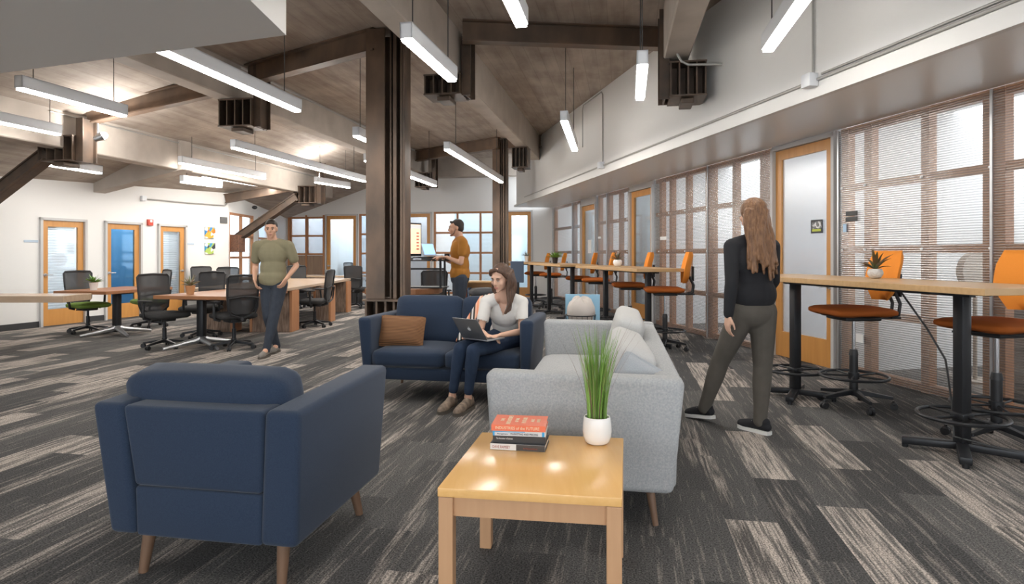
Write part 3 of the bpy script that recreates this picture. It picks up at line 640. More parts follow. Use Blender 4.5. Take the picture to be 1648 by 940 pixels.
PD = [((0.07-.22, 4.53-1.2, 3.0), (.07, 4.53, 3.0), 'pendant cut by the top edge of the picture above the centre'),
 ((-.82, 4.8, 3.0), (-.57, 5.96, 3.0), 'large pendant just right of the tall column, its square end toward us'),
 ((1.88, 3.9, 3.0), (2.09, 5.08, 3.0), 'pendant at top right in front of the white fascia'),
 ((1.147, 5.46, 3.0), (1.376, 6.68, 3.0), 'short pendant pointing away below the dark steel beam, left of the big bracket'),
 ((.65, 7.77, 3.0), (1.01, 10.0, 3.0), 'narrow pendant near the conduit loop in front of the right fascia'),
 ((-1.04, 9.88, 3.0), (-.245, 14.4, 3.0), 'long pendant ending at the second column'),
 ((-2.6, 11.06, 3.0), (-1.88, 15.2, 3.0), 'pendant emerging just right of the tall column, low in the distance'),
 ((-4.36, 9.7, 3.0), (-3.37, 14.27, 3.0), 'long pendant ending at the left side of the tall column'),
 ((-2.2, 8.74, 3.0), (-1.97, 9.96, 3.0), 'pendant whose near end peeps out left of the tall column'),
 ((-2.92, 4.8, 3.0), (-2.49, 7.23, 3.0), 'long bright pendant coming out from under the bulkhead'),
 ((-4.95, 6.23, 3.0), (-4.67, 7.49, 3.0), 'pendant at upper left below the bulkhead edge'),
 ((-6.55, 7.5, 3.0), (-6.3, 8.65, 3.0), 'pendant cut by the left edge of the picture'),
 ((-6.07, 11.36, 3.0), (-5.46, 13.7, 3.0), 'pendant over the left desks beside the lit beam'),
 ((-6.33, 11.9, 2.72), (-6.0, 12.8, 2.72), 'small low pendant near the white left wall right of the cross beam'),
 ((-6.58, 13.25, 3.0), (-5.83, 16.7, 3.0), 'long thin pendant farthest left above the corner screen'),
 ((-7.52, 10.07, 2.78), (-7.35, 11.1, 2.78), 'small pendant seen under the lowest left bracket'),
 ((-4.55, 14.4, 3.0), (-4.08, 15.56, 3.0), 'short pendant beside the far spot lamp')]
for p, q, l in PD: pendant(p, q, 'white linear '+l)
for k, (x, y) in enumerate([(1.9, 1.2), (1.3, -2.2), (-1.0, .6), (-.8, -2.4)]): pendant((x, y, 3.0), (x+.22, y+1.2, 3.0), 'white linear pendant added unseen behind the camera, number %s from the fascia' % ('first', 'second', 'third', 'fourth')[k])  # extra pendants out of view, added to brighten the foreground and right fascia

def spot(loc, label, power, aim):
    o = empty('spot_lamp', loc, 0, label, 'spotlight'); b = B(); b.cyl((0, 0, .02), (0, 0, .22), .012); b.cyl((-.05, 0, .0), (.05, 0, .0), .03); b.done('bracket', alu_m, o)
    a = V(aim).normalized(); b = B(); b.cyl(a*-.05, a*.07, .035, .065, cap=True); b.done('lamp_head', alu_m, o)
    b = B(); b.ell(a*.09, (.05, .05, .05)); b.done('bulb', bulb_m, o)
    ld = bpy.data.lights.new('spot_light', 'POINT'); ld.energy = power; ld.shadow_soft_size = .05; ld.color = (1, .97, .93); lo = bpy.data.objects.new('lamp_light', ld); COL.objects.link(lo); lo.parent = o; lo.location = a*.18
    return o
spot((-6.15, 9.22, 3.05), 'bright twin spot lamp on the left steel post, lighting the beam', 42, (.5, .3, .35))
spot((-4.62, 14.9, 3.05), 'bright spot lamp on the far left bracket above the blurred man', 42, (.1, -.3, .3))

# conduits
def conduit(pts, r, label, name='conduit', m=conduit_m):
    c = V(pts[0]); b = B(); b.tube([V(p)-c for p in pts], r, 8); o = b.done(name, m); o.location = c; return tag(o, label, 'conduit')
conduit([RW(Y, 1.275)+V((0, 0, 2.89)) for Y in (-3, 5, 10, 14, 17.2)], .014, 'grey conduit running the length of the white right fascia')
conduit([RW(Y, 1.275)+V((0, 0, 2.925)) for Y in (-3, 3, 5.75)], .011, 'second thinner conduit above the first, ending at the nearer junction box')
for Y, z1, l in ((5.86, 4.22, 'nearer white junction box on the right fascia conduit'), (11.2, 3.9, 'farther junction box on the right fascia conduit below the conduit loop')):
    p = RW(Y, 1.31)+V((0, 0, 2.89)); b = B(); b.box((0, 0, 0), (.09, .12, .12), bev=.006); o = b.done('junction_box', fix_m); o.location = p; o.rotation_euler.z = math.atan(.209); tag(o, l, 'junction box')
p = RW(5.86, 1.275); conduit([p+V((0, 0, 2.95)), p+V((0, 0, 4.24))], .010, 'vertical conduit rising from the nearer junction box to the ceiling')
p, q = RW(11.2, 1.275), RW(12.3, 1.275); conduit([p+V((0, 0, 2.95)), p+V((0, 0, 4.14)), p+V((0, 0, 4.2))+Rd*.06, q+V((0, 0, 4.2))-Rd*.06, q+V((0, 0, 4.12)), q+V((0, 0, 3.4))], .010, 'square loop of conduit above the farther junction box')
conduit([V((1.90, 7.13, 4.2)), V((1.90, 7.13, 3.62)), V((1.94, 7.12, 3.54)), V((2.02, 7.12, 3.5)), V((2.40, 7.10, 3.5))], .014, 'light grey bent conduit on the biggest steel bracket')
conduit([V((-6.02+.19*Y, Y, 4.21)) for Y in (9.6, 12, 15, 18)], .012, 'thin conduit along the top of the second concrete beam')
conduit([V((-8.40+.19*Y, Y, 3.40)) for Y in (9.0, 12, 14.5, 17.4)], .012, 'thin conduit along the top of the brightly lit beam')
conduit([onleft(232, 320, .03), onleft(300, 326.5, .03), onleft(360, 331, .03), onleft(363, 329, .03), onleft(366, 318, .03)], .016, 'grey conduit high on the white left wall')
def wallbox(name, px0, py0, px1, py1, m, label, cat, dep=.03, on=onleft):
    a, c = on(px0, py0), on(px1, py0); z1, z0 = a.z, on(px0, py1).z; ctr = (a+c)/2; w = (V((a.x, a.y, 0))-V((c.x, c.y, 0))).length
    b = B(); b.box((0, 0, 0), (w, dep, z1-z0), bev=.003); o = b.done(name, m, smooth=0); o.location = V((ctr.x, ctr.y, (z0+z1)/2))+NL*(dep/2+.002); o.rotation_euler.z = math.atan2(WLd.y, WLd.x); return tag(o, label, cat)
wallbox('junction_box', 226, 315, 233, 323, fix_m, 'small grey junction box at the left end of the wall conduit', 'junction box', .06)
wallbox('air_vent', 354, 349, 364.5, 359, mat('vent_grey', (.12, .12, .12), .5), 'small dark square vent high on the left wall above the paintings', 'vent')
wallbox('door_sign', 38, 386, 61, 390, mat('sign_blue', (.45, .55, .65), .5), 'thin pale room sign left of the first oak door', 'sign', .01)
wallbox('door_sign', 301, 391, 312, 394, MATS['sign_blue'], 'thin pale room sign right of the third oak door', 'sign', .01)
o = wallbox('fire_alarm', 236, 353, 244, 363, mat('alarm_red', (.60, .07, .04), .4), 'red fire alarm strobe on the white wall between two oak doors', 'alarm', .05)
b = B(); b.box((0, -.03, .03), (.05, .015, .05)); b.done('strobe_lens', whitem_m, o, 0)
def multi(name, cols, scale):
    m = bpy.data.materials.new(name); m.use_nodes = True; nt = m.node_tree; b = nt.nodes['Principled BSDF']; tc = nt.nodes.new('ShaderNodeTexCoord'); vo = nt.nodes.new('ShaderNodeTexVoronoi'); vo.inputs['Scale'].default_value = scale; cr = nt.nodes.new('ShaderNodeValToRGB'); cr.color_ramp.interpolation = 'CONSTANT'
    sp = nt.nodes.new('ShaderNodeSeparateXYZ'); nt.links.new(tc.outputs['Object'], vo.inputs[0]); nt.links.new(vo.outputs['Color'], sp.inputs[0]); nt.links.new(sp.outputs[0], cr.inputs[0]); nt.links.new(cr.outputs[0], b.inputs['Base Color'])
    e = cr.color_ramp.elements
    for i, c in enumerate(cols):
        x = e[i] if i < 2 else e.new(i/len(cols)); x.position = i/len(cols); x.color = (*c, 1)
    return m
wallbox('canvas_painting', 329, 365.5, 345, 383.5, multi('abstract_a', [(.75, .22, .03), (.05, .25, .55), (.80, .80, .78), (.80, .40, .05), (.1, .45, .7)], 11), 'upper small abstract painting in orange and blue on the left wall', 'painting')
wallbox('canvas_painting', 329, 391, 345, 409, multi('abstract_b', [(.04, .05, .06), (.05, .30, .55), (.75, .77, .75), (.40, .55, .12), (.15, .16, .18)], 11), 'lower small abstract painting in blue, black and green on the left wall', 'painting')
b = B(); b.ell((0, 0, 0), (.07, .07, .05)); o = b.done('dome_camera', black_m); o.location = (-7.0, 16.9, 2.6); tag(o, 'small black dome camera above the wood framed corner screen', 'camera')
# notices on the right doors and sheets
def notice(name, Y, z, w, h, m, label, cat, off=.03):
    b = B(); b.box((0, 0, 0), (w, .006, h), bev=.001); o = b.done(name, m, smooth=0); o.location = RW(Y, off)+V((0, 0, z)); o.rotation_euler.z = math.atan2(Rd.y, Rd.x); return tag(o, label, cat)
o = notice('door_poster', 7.42, 1.66, .20, .16, black_m, 'small black framed picture with yellow lettering on the big oak door glass', 'poster', -.005)
b = B(); b.box((0, .004, .018), (.165, .003, .085)); b.done('picture', multi('bw_photo', [(.6, .6, .6), (.2, .2, .2), (.75, .75, .75), (.08, .08, .08)], 40), o, 0)
b = B(); b.box((0, .004, -.045), (.15, .003, .028)); b.done('yellow_caption', mat('caption', (.55, .60, .08), .6), o, 0)
sgn = mat('sign_black', (.02, .02, .02), .4)
for k, (z, s) in enumerate(((1.775, 'upper'), (1.715, 'lower'))):
    notice('door_sign', 6.83, z, .17, .05, sgn, s+' of the two black name plates on the ribbed sheet by the big oak door', 'sign', .03)
notice('door_sign', 6.93, 1.62, .05, .09, mat('pale_blue', (.5, .68, .85), .5), 'small pale blue accessibility sign under the two black name plates', 'sign', .03)
notice('wall_outlet', 6.72, .42, .12, .09, whitem_m, 'white socket low on the ribbed sheet behind the nearest orange stool', 'socket', .03)
notice('paper_notice', 15.55, 1.52, .25, .34, whitem_m, 'white notice with a black number on the farthest oak door', 'notice', -.005)
notice('door_sign', 14.75, 1.72, .18, .05, whitem_m, 'small white plate on the ribbed sheet beside the farthest oak door', 'sign', .03)
notice('door_sign', 11.4, 1.62, .25, .06, whitem_m, 'small white plate on the ribbed sheet beside the middle oak door', 'sign', .03)

# ------------------------------------------------------------------ seating
def wedge_leg(b, x, y, z, dx, dy, r0=.024, r1=.014): b.cyl((x, y, z), (x+dx, y+dy, 0), r0, r1, 14)
def sofa_piece(name, loc, rz, W, D, m, label, cat, arm_h=.74, arm_w=.14, seats=2, back_top=.88, lean=.045, group=None, cm=None, ncush=2, splay=.03, zb=.19, cushions=True):
    """local: front edge on y=0 facing -Y, x from 0 to W, back at y=D"""
    cm = cm or m; o = empty(name, loc, rz, label, cat, group)
    # arms (outer faces lean out towards the top)
    for sx in (0, 1):
        x0, x1 = (0, arm_w) if sx == 0 else (W-arm_w, W); l = lean if sx == 0 else -lean
        bt = [(x0+(l if sx == 0 else 0), .03, zb), (x1+(0 if sx == 0 else l), .03, zb), (x1+(0 if sx == 0 else l), D-.05, zb), (x0+(l if sx == 0 else 0), D-.05, zb)]
        tp = [(x0, 0, arm_h), (x1, 0, arm_h), (x1, D, arm_h-.01), (x0, D, arm_h-.01)]
        b = B(); b.hexa([V(p) for p in bt+tp], .035, 4); b.done('armrest', m, o, 50)
    b = B(); b.hexa([V(p) for p in [(arm_w, D-.17, zb), (W-arm_w, D-.17, zb), (W-arm_w, D-.045, zb), (arm_w, D-.045, zb), (arm_w, D-.14, arm_h-.02), (W-arm_w, D-.14, arm_h-.02), (W-arm_w, D-.005, arm_h-.02), (arm_w, D-.005, arm_h-.02)]], .022, 3); b.done('back_panel', m, o, 50)
    b = B(); b.hexa([V(p) for p in [(arm_w+.0, .05, zb), (W-arm_w, .05, zb), (W-arm_w, D-.03, zb), (arm_w, D-.03, zb), (arm_w, .035, .30), (W-arm_w, .035, .30), (W-arm_w, D-.025, .345), (arm_w, D-.025, .345)]], .018, 3); b.done('seat_base', m, o, 50)
    if cushions:
        ws = (W-2*arm_w)/seats
        for i in range(seats): cushion('seat_cushion', (ws-.004, D-.20, .15), m, o, (arm_w+ws*(i+.5), (D-.20)/2+.01, .385), bev=.045, puff=.022)
    wb = (W-2*arm_w)/ncush
    for i in range(ncush):
        M = Matrix.Rotation(math.radians(-12), 3, 'X')
        cushion('back_cushion', (wb-.005, .17, back_top-.43), cm, o, (arm_w+wb*(i+.5), D-.24, (back_top+.44)/2), M=M, bev=.055, puff=.03)
    for x, y, dx, dy in ((.16, .14, -splay, -splay), (W-.16, .14, splay, -splay), (.16, D-.16, -splay, splay), (W-.16, D-.16, splay, splay)):
        b = B(); wedge_leg(b, x, y, zb+.01, dx, dy); b.done('leg', leg_m, o)
    return o
# blue sofa
sofa = sofa_piece('loveseat_sofa', (-1.41, 5.64, 0), -A0, 1.62, .95, navy_m, 'navy blue two seat sofa holding a seated woman and a brown striped pillow', 'sofa', arm_h=.755, arm_w=.125, seats=2, back_top=.90)
for x in (.47, 1.13):
    for z in (.66,):
        b = B(); b.ell((x, .65, z), (.018, .014, .018)); b.done('tuft_button', navy_m, sofa)
# grey sofa: its left arm is toward the camera, it faces -X
gs = sofa_piece('long_sofa', (.30, 5.62, 0), -math.pi/2-math.atan(.17), 2.60, .96, grey_m, 'light grey fabric sofa seen end on, right of the navy sofa', 'sofa', arm_h=.75, arm_w=.15, seats=2, back_top=.84, cm=grey_m, ncush=1, zb=.18)
for c in [c for c in gs.children if c.name.startswith('back_cushion')]: bpy.data.objects.remove(c)
# loose cushions on it
def loose(name, P_, size, eul, m, label, cat='cushion', group=None, puff=.06, bev=.05, pinch=.35):
    from mathutils import Euler
    o = cushion(name, size, m, None, (0, 0, 0), bev=bev, puff=puff, pinch=pinch); o.location = P_; o.rotation_euler = eul; return tag(o, label, cat, group)
GA = -math.pi/2-math.atan(.17)
def gl(x, y, z): return V((.30, 5.62, 0))+Matrix.Rotation(GA, 3, 'Z') @ V((x, y, z))
loose('back_cushion', gl(.72, .69, .665), (1.02, .20, .45), (math.radians(-15), 0, GA), greyc_m, 'farther of the two big light grey back cushions on the grey sofa', puff=.016, bev=.055, pinch=0)
loose('back_cushion', gl(1.78, .675, .63), (1.0, .21, .41), (math.radians(-20), 0, GA+.05), greyc_m, 'nearer of the two big light grey back cushions on the grey sofa', puff=.016, bev=.055, pinch=0)
loose('throw_pillow', gl(2.33, .74, .665), (.12, .25, .25), (math.radians(-30), math.radians(-12), GA+.1), mat('steel_grey_cushion', (.42, .44, .46), .95, noise=(240, .8, (1, 1, 1), (.32, .34, .37))), 'small darker grey pillow at the near end of the grey sofa', 'pillow', puff=.02, bev=.02, pinch=.8)
# navy armchair, back to the camera
def armchair():
    W, D, zb, ah = .93, .92, .18, .735
    o = empty('lounge_armchair', (-1.735, 2.555, 0), -A0, 'large navy blue armchair in the left foreground, seen from behind', 'armchair')
    # local: rear face on y=0 (toward the camera), front at y=D
    for sx in (0, 1):
        aw = .15; x0, x1 = (0, aw) if sx == 0 else (W-aw, W); l = .075 if sx == 0 else -.03; li = .05 if sx == 0 else -.02
        bt = [(x0+l, .015, zb), (x1+li, .015, zb), (x1+li, D-.06, zb), (x0+l, D-.06, zb)]
        tp = [(x0, 0, ah-.015), (x1, 0, ah-.015), (x1, D, ah+.01), (x0, D, ah+.01)]
        b = B(); b.hexa([V(p) for p in bt+tp], .028, 5); b.done('armrest', navy_m, o, 50)
    xa, xb = .1505, W-.1505
    b = B(); b.hexa([V(p) for p in [(xa+.045, .012, .385), (xb-.015, .012, .385), (xb-.015, .15, .385), (xa+.045, .15, .385), (xa, -.002, ah-.02), (xb, -.002, ah-.02), (xb, .15, ah-.02), (xa, .15, ah-.02)]], .02, 4); b.done('back_panel', navy_m, o, 50)
    b = B(); b.hexa([V(p) for p in [(xa+.05, .016, zb), (xb-.02, .016, zb), (xb-.02, D-.06, zb), (xa+.05, D-.06, zb), (xa+.045, .012, .385), (xb-.015, .012, .385), (xb-.015, D-.04, .34), (xa+.045, D-.04, .34)]], .016, 4); b.done('seat_base', navy_m, o, 50)
    cushion('seat_cushion', (xb-xa-.01, D-.16, .15), navy_m, o, ((xa+xb)/2, D/2+.06, .39), bev=.045, puff=.02)
    M = Matrix.Rotation(math.radians(-13), 3, 'X') @ Matrix.Rotation(math.pi, 3, 'Z')
    cushion('back_cushion', (.76, .20, .46), navy_m, o, ((xa+xb)/2-.055, .255, .605), M=Matrix.Rotation(math.radians(13), 3, 'X'), bev=.062, puff=.03)
    for x, y, dx, dy in ((.20, .10, -.02, -.02), (W-.12, .10, .0, -.02), (.20, D-.16, -.03, .03), (W-.13, D-.17, .03, .03)):
        b = B(); b.cyl((x, y, zb+.01), (x+dx, y+dy, 0), .028, .019, 16); b.done('leg', leg_m, o)
    return o
armchair()
pil = loose('throw_pillow', (-1.04, 5.86, .60), (.44, .15, .30), (math.radians(-20), math.radians(2), -A0+.06), stripes('brown_stripes', [(.27, .125, .05), (.12, .055, .022)], 75, 2), 'brown horizontally striped lumbar pillow on the left of the navy sofa', 'pillow', puff=.02, bev=.02, pinch=.85)

# ------------------------------------------------------------------ side table, books, grass pot
TT = .51
tc = [V((-.262, 2.18, 0)), V((.370, 2.088, 0)), V((.497, 2.77, 0)), V((-.138, 2.862, 0))]
ctr = sum(tc, V())/4; st = empty('side_table', ctr, 0, 'light wooden square side table in the foreground with books and a grass pot', 'table')
def up(v, z): return V((v.x, v.y, z))-V((ctr.x, ctr.y, 0))
b = B(); b.hexa([up(c, TT-.032) for c in tc]+[up(c, TT) for c in tc], .003, 2); b.done('tabletop', table_m, st, 30)
ins = [tc[i]+(ctr-tc[i])*.055 for i in range(4)]
b = B()
for i in range(4):
    p, q = ins[i]+(ctr-ins[i])*.03, ins[(i+1) % 4]+(ctr-ins[(i+1) % 4])*.03; b.bar(up(p, TT-.068), up(q, TT-.068), .02, .07)
b.done('apron', tleg_m, st, 0)
for i in range(4):
    c = tc[i]+(ctr-tc[i])*.085; b = B(); b.box(up(c, (TT-.033)/2), (.052, .052, TT-.034), rz=-math.atan(.145), bev=.003); b.done('leg', tleg_m, st, 0)
BK = frame_M
def book(x, y, z, w, d, h, rz, cover, label, spine_m=None, soft=False):
    """spine faces -Y; w along x = spine length"""
    o = empty('book', (x, y, z), rz, label, 'book', 'books stacked on the side table'); t = .003 if not soft else .0012
    b = B(); b.box((0, 0, t/2), (w, d, t)); b.box((0, 0, h-t/2), (w, d, t)); b.box((0, -d/2+t/2, h/2), (w, t, h-2*t)); b.done('cover', cover, o, 0)
    b = B(); b.box((0, .002, h/2), (w-.008, d-.008, h-2*t)); b.done('page_block', paper_m, o, 0)
    if spine_m: b = B(); b.box((0, -d/2-.0004, h/2), (w*.995, .0008, h*.98)); b.done('spine_panel', spine_m, o, 0)
    return o
cream = mat('lettering_cream', (.80, .68, .48), .6); blk = mat('lettering_black', (.05, .05, .06), .6); wht = mat('lettering_white', (.75, .74, .72), .6); redt = mat('lettering_red', (.35, .08, .04), .6)
def MS(d, h, w=0): return frame_M((1, 0, 0), (0, 0, 1), (0, -1, 0), (w, -d/2-.0012, h))
bz = TT+.001; brz = -.12
bx, by = G(838, 716, TT)[:2]
o1 = book(bx-.002, by-.006, bz, .232, .155, .026, -.17, mat('book_dark', (.05, .05, .055), .35), 'bottom book of the stack, white and black spine, turned slightly outward', mat('book_white', (.72, .71, .69), .45))
b = B(); b.box((.055, -.0785, .013), (.12, .0012, .0245)); b.done('dark_spine_half', mat('book_dark2', (.06, .05, .045), .4), o1, 0)
text('DAVE RAMSEY', .016, redt, 'spine_lettering', o1, MS(.155, .012, -.068), width=.075); text('ENTRELEADERSHIP', .008, redt, 'spine_lettering', o1, MS(.1575, .010, .055), width=.06)
o2 = book(bx+.002, by+.012, bz+.0265, .222, .160, .030, -.12, mat('book_black', (.03, .028, .028), .35), 'thick black book, second from the bottom of the stack')
text('The Innovator in Business', .010, wht, 'spine_lettering', o2, MS(.160, .018, -.062), width=.07)
o3 = book(bx+.002, by+.010, bz+.057, .222, .165, .019, -.12, mat('book_pale', (.66, .68, .70), .4), 'pale grey and blue book under the red one')
for q_, z_ in (((-.107, -.083, .0095), (.008, .0012, .0185)), ((.101, -.083, .0095), (.010, .0012, .0185)), ((-.04, -.083, .0172), (.13, .0012, .003))): b = B(); b.box(q_, z_); b.done('blue_spine_band', mat('book_blue', (.05, .33, .62), .4), o3, 0)
text('MARKETING AND PRICING', .012, blk, 'spine_lettering', o3, MS(.165, .008, .022), width=.115); text('Management', .008, blk, 'spine_lettering', o3, MS(.165, .008, -.07), width=.045)
o4 = book(bx-.001, by+.012, bz+.0765, .228, .165, .025, -.13, mat('book_red', (.80, .185, .095), .4), 'salmon red hardcover on top of the book stack')
text('INDUSTRIES of the FUTURE', .017, cream, 'spine_lettering', o4, MS(.165, .0125, -.004), width=.185)
# title panels on the top cover: read from the right side
TM = lambda x, y: frame_M((0, 1, 0), (-1, 0, 0), (0, 0, 1), (x, y, .0257))
text('THE', .022, cream, 'cover_lettering', o4, TM(-.075, .0)); text('INDUSTRIES', .026, cream, 'cover_lettering', o4, TM(-.045, .0), width=.13)
text('OF THE', .02, cream, 'cover_lettering', o4, TM(-.012, .0), width=.06); text('FUTURE', .026, cream, 'cover_lettering', o4, TM(.02, .0), width=.09); text('ALEC', .02, cream, 'cover_lettering', o4, TM(.055, .0)); text('ROSS', .02, cream, 'cover_lettering', o4, TM(.08, .0))
# white pot with tall grass
gx, gy, _ = G(961, 713, TT); o = empty('grass_pot', (gx, gy, TT+.001), 0, 'round white pot of tall green ornamental grass on the side table', 'potted plant')
b = B(); b.lathe([(.0, 0), (.042, 0), (.052, .008), (.060, .03), (.063, .055), (.061, .085), (.057, .112), (.055, .116), (.051, .114), (.050, .095), (0, .095)]); b.done('pot', white_m, o, 50)
b = B(); b.lathe([(0, .0), (.049, 0), (.0, .004)], (0, 0, .096)); b.done('soil', mat('soil', (.05, .035, .02), .9), o)
def blades(n, hmin, hmax, spread, m, name, w=.0026, seed=1, droop=.0):
    rr = random.Random(seed); b = B()
    for i in range(n):
        a = rr.uniform(0, 2*math.pi); r0 = rr.uniform(0, .040); h = rr.uniform(hmin, hmax); out = rr.uniform(.0, spread)*(h/.4)
        p = V((math.cos(a)*r0, math.sin(a)*r0, .09)); dr = V((math.cos(a+rr.uniform(-.4, .4)), math.sin(a+rr.uniform(-.4, .4)), 0)); sd = V((-dr.y, dr.x, 0)); tw = rr.uniform(0, 3.1); sd = sd*math.cos(tw)+dr*math.sin(tw)
        pts = []
        for k in range(6):
            t = k/5; q = p+V((0, 0, h*t*(1-droop*t)))+dr*(out*t**1.8); ww = w*(1-.85*t); pts.append((q-sd*ww, q+sd*ww))
        vs = [x for pr in pts for x in pr]; b._add(vs, [(2*k, 2*k+1, 2*k+3, 2*k+2) for k in range(5)])
    return b.done(name, m, o, 0, recalc=False)
blades(230, .24, .42, .085, grass_m, 'grass_blades', .0030, seed=3); blades(34, .32, .46, .20, stem_m, 'dry_stems', .0013, 5)

# ------------------------------------------------------------------ task chairs, stools
def star_base(o, R, z, m, casters=True, ph=.3):
    b = B(); b.cyl((0, 0, z-.03), (0, 0, z+.045), .035)
    for k in range(5):
        a = ph+k*2*math.pi/5; c, s = math.cos(a), math.sin(a); b.hexa([V((c*.02-s*w, s*.02+c*w, z+dz)) if False else V((c*r-s*w, s*r+c*w, zz)) for (r, w, zz) in ((.02, -.028, z-.02), (R, -.016, z-.045), (R, .016, z-.045), (.02, .028, z-.02), (.02, -.028, z+.025), (R, -.014, z-.02), (R, .014, z-.02), (.02, .028, z+.025))], .004, 1)
    b.done('star_base', m, o)
    for k in range(5):
        a = ph+k*2*math.pi/5; c, s = math.cos(a), math.sin(a); b = B(); p = V((c*R, s*R, .030)); t = V((-s, c, 0))
        b.cyl(p-t*.024, p-t*.006, .03, n=16); b.cyl(p+t*.006, p+t*.024, .03, n=16); b.cyl(p-t*.01, p+t*.01, .012); b.cyl(p+V((0, 0, .01)), p+V((0, 0, .045)), .01); b.ell(p+V((0, 0, .018)), (.028, .028, .018)); b.done('caster', black_m, o)
def task_chair(name='task_chair', seat_m=dark_m, mm=None):
    """faces +Y"""
    o = empty(name); mm = mm or mesh_m; star_base(o, .29, .10, blackmetal_m)
    b = B(); b.cyl((0, 0, .13), (0, 0, .28), .028); b.cyl((0, 0, .27), (0, 0, .40), .018); b.done('gas_lift', blackmetal_m, o)
    b = B(); b.box((0, -.02, .40), (.22, .26, .05), bev=.015); b.cyl((.1, 0, .40), (.20, .03, .395), .008); b.cyl((0, -.14, .40), (0, -.25, .43), .03, .025); b.done('tilt_mechanism', black_m, o)
    cushion('seat', (.50, .48, .075), seat_m, o, (0, .02, .465), bev=.035, puff=.015)
    # back: trapezoid frame leaning backwards
    def bp(x, z): return V((x, -.235-.20*(z-.45)*.55, z))
    fr = [bp(-.19, .56), bp(-.215, .75), bp(-.225, 1.0), bp(-.20, 1.03), bp(0, 1.04), bp(.20, 1.03), bp(.225, 1.0), bp(.215, .75), bp(.19, .56), bp(.10, .50), bp(-.10, .50)]
    b = B(); b.tube(fr, .015, 8, closed=True); b.done('back_frame', black_m, o)
    b = B(); vs = []; rows = [.51, .58, .68, .78, .88, .98, 1.035]; ws = [.12, .19, .205, .215, .22, .222, .20]; cur = [.0, .01, .02, .02, .012, .004, 0]
    for z, w, cu in zip(rows, ws, cur):
        for k in range(7): x = -w+2*w*k/6; vs.append(bp(x, z)+V((0, cu-.02*(1-(x/w)**2), 0)))
    b._add(vs, [(r*7+k, r*7+k+1, r*7+7+k+1, r*7+7+k) for r in range(6) for k in range(6)]); b.done('back_mesh', mm, o, 80)
    b = B(); b.tube([V((0, -.22, .43)), bp(-.06, .46)+V((0, -.03, 0)), bp(-.17, .50)+V((0, -.035, 0)), bp(-.205, .60)+V((0, -.03, 0)), bp(-.205, .72)+V((0, -.03, 0)), bp(0, .745)+V((0, -.045, 0)), bp(.205, .72)+V((0, -.03, 0)), bp(.205, .60)+V((0, -.03, 0)), bp(.17, .50)+V((0, -.035, 0)), bp(.06, .46)+V((0, -.03, 0))], .014, 8, closed=True); b.done('lumbar_support', black_m, o)
    for s in (-1, 1):
        b = B(); b.tube([V((s*.20, -.02, .41)), V((s*.275, -.02, .43)), V((s*.285, -.02, .52)), V((s*.28, .0, .655))], [.02, .02, .018, .016], 8); b.box((s*.28, .02, .675), (.085, .25, .028), bev=.012); b.done('armrest', black_m, o)
    return o
proto_chair = task_chair(); proto_green = task_chair(seat_m=green_m)
def face(dx, dy): return math.atan2(-dx, dy)      # rotation so local +Y looks along (dx, dy)
CH = [(proto_green, -7.20, 10.55, face(1, -.5), 'green seated black mesh chair at the left end of the farther small table'),
 (None, -6.62, 11.35, face(-.7, -.75), 'mesh chair with green seat behind the farther small table'),
 (None, -4.95, 8.85, face(1, -.62), 'black mesh chair on the left side of the nearer red brown table'),
 (None, -3.92, 8.76, face(-.75, .66), 'big black mesh chair seen from behind in front of the blurred man'),
 (None, -4.98, 9.98, face(-.1, -1), 'black mesh chair behind the nearer table, its arms showing over the top'),
 (None, -7.05, 14.3, face(.7, -.7), 'small distant mesh chair left of the tallest back near the left wall'),
 (None, -6.20, 13.4, face(.2, -1), 'distant mesh chair with a tall back in front of the wood framed screen'),
 (None, -3.62, 11.40, face(-1, .05), 'black mesh chair in the knee space of the long bench, left of the tall column'),
 (None, -5.25, 15.3, face(.5, -.9), 'black mesh chair partly behind the blurred man at the far side of the bench'),
 (None, -5.75, 17.7, face(.8, .2), 'farthest mesh chair behind the blurred man by the wood wainscot'),
 (None, -3.84, 15.4, face(.1, 1), 'mesh task chair alone in front of the back glazing beside the tall column'),
 (None, -1.42, 11.2, face(-.2, 1), 'black mesh chair at the sit stand desk beyond the navy sofa')]
qq = F0+Fd*tf(548)-Fn*1.1; CH.append((None, qq.x, qq.y, face(1, -.5), 'mesh chair inside the back office, seen through the oak door glass'))
for k, (pr, x, y, a, l) in enumerate(CH):
    src = proto_green if k < 2 else proto_chair; used = k in (0, 2)
    o = src if used else dup(src)
    o.location = (x, y, 0); o.rotation_euler.z = a; tag(o, l, 'chair', 'black mesh task chairs')
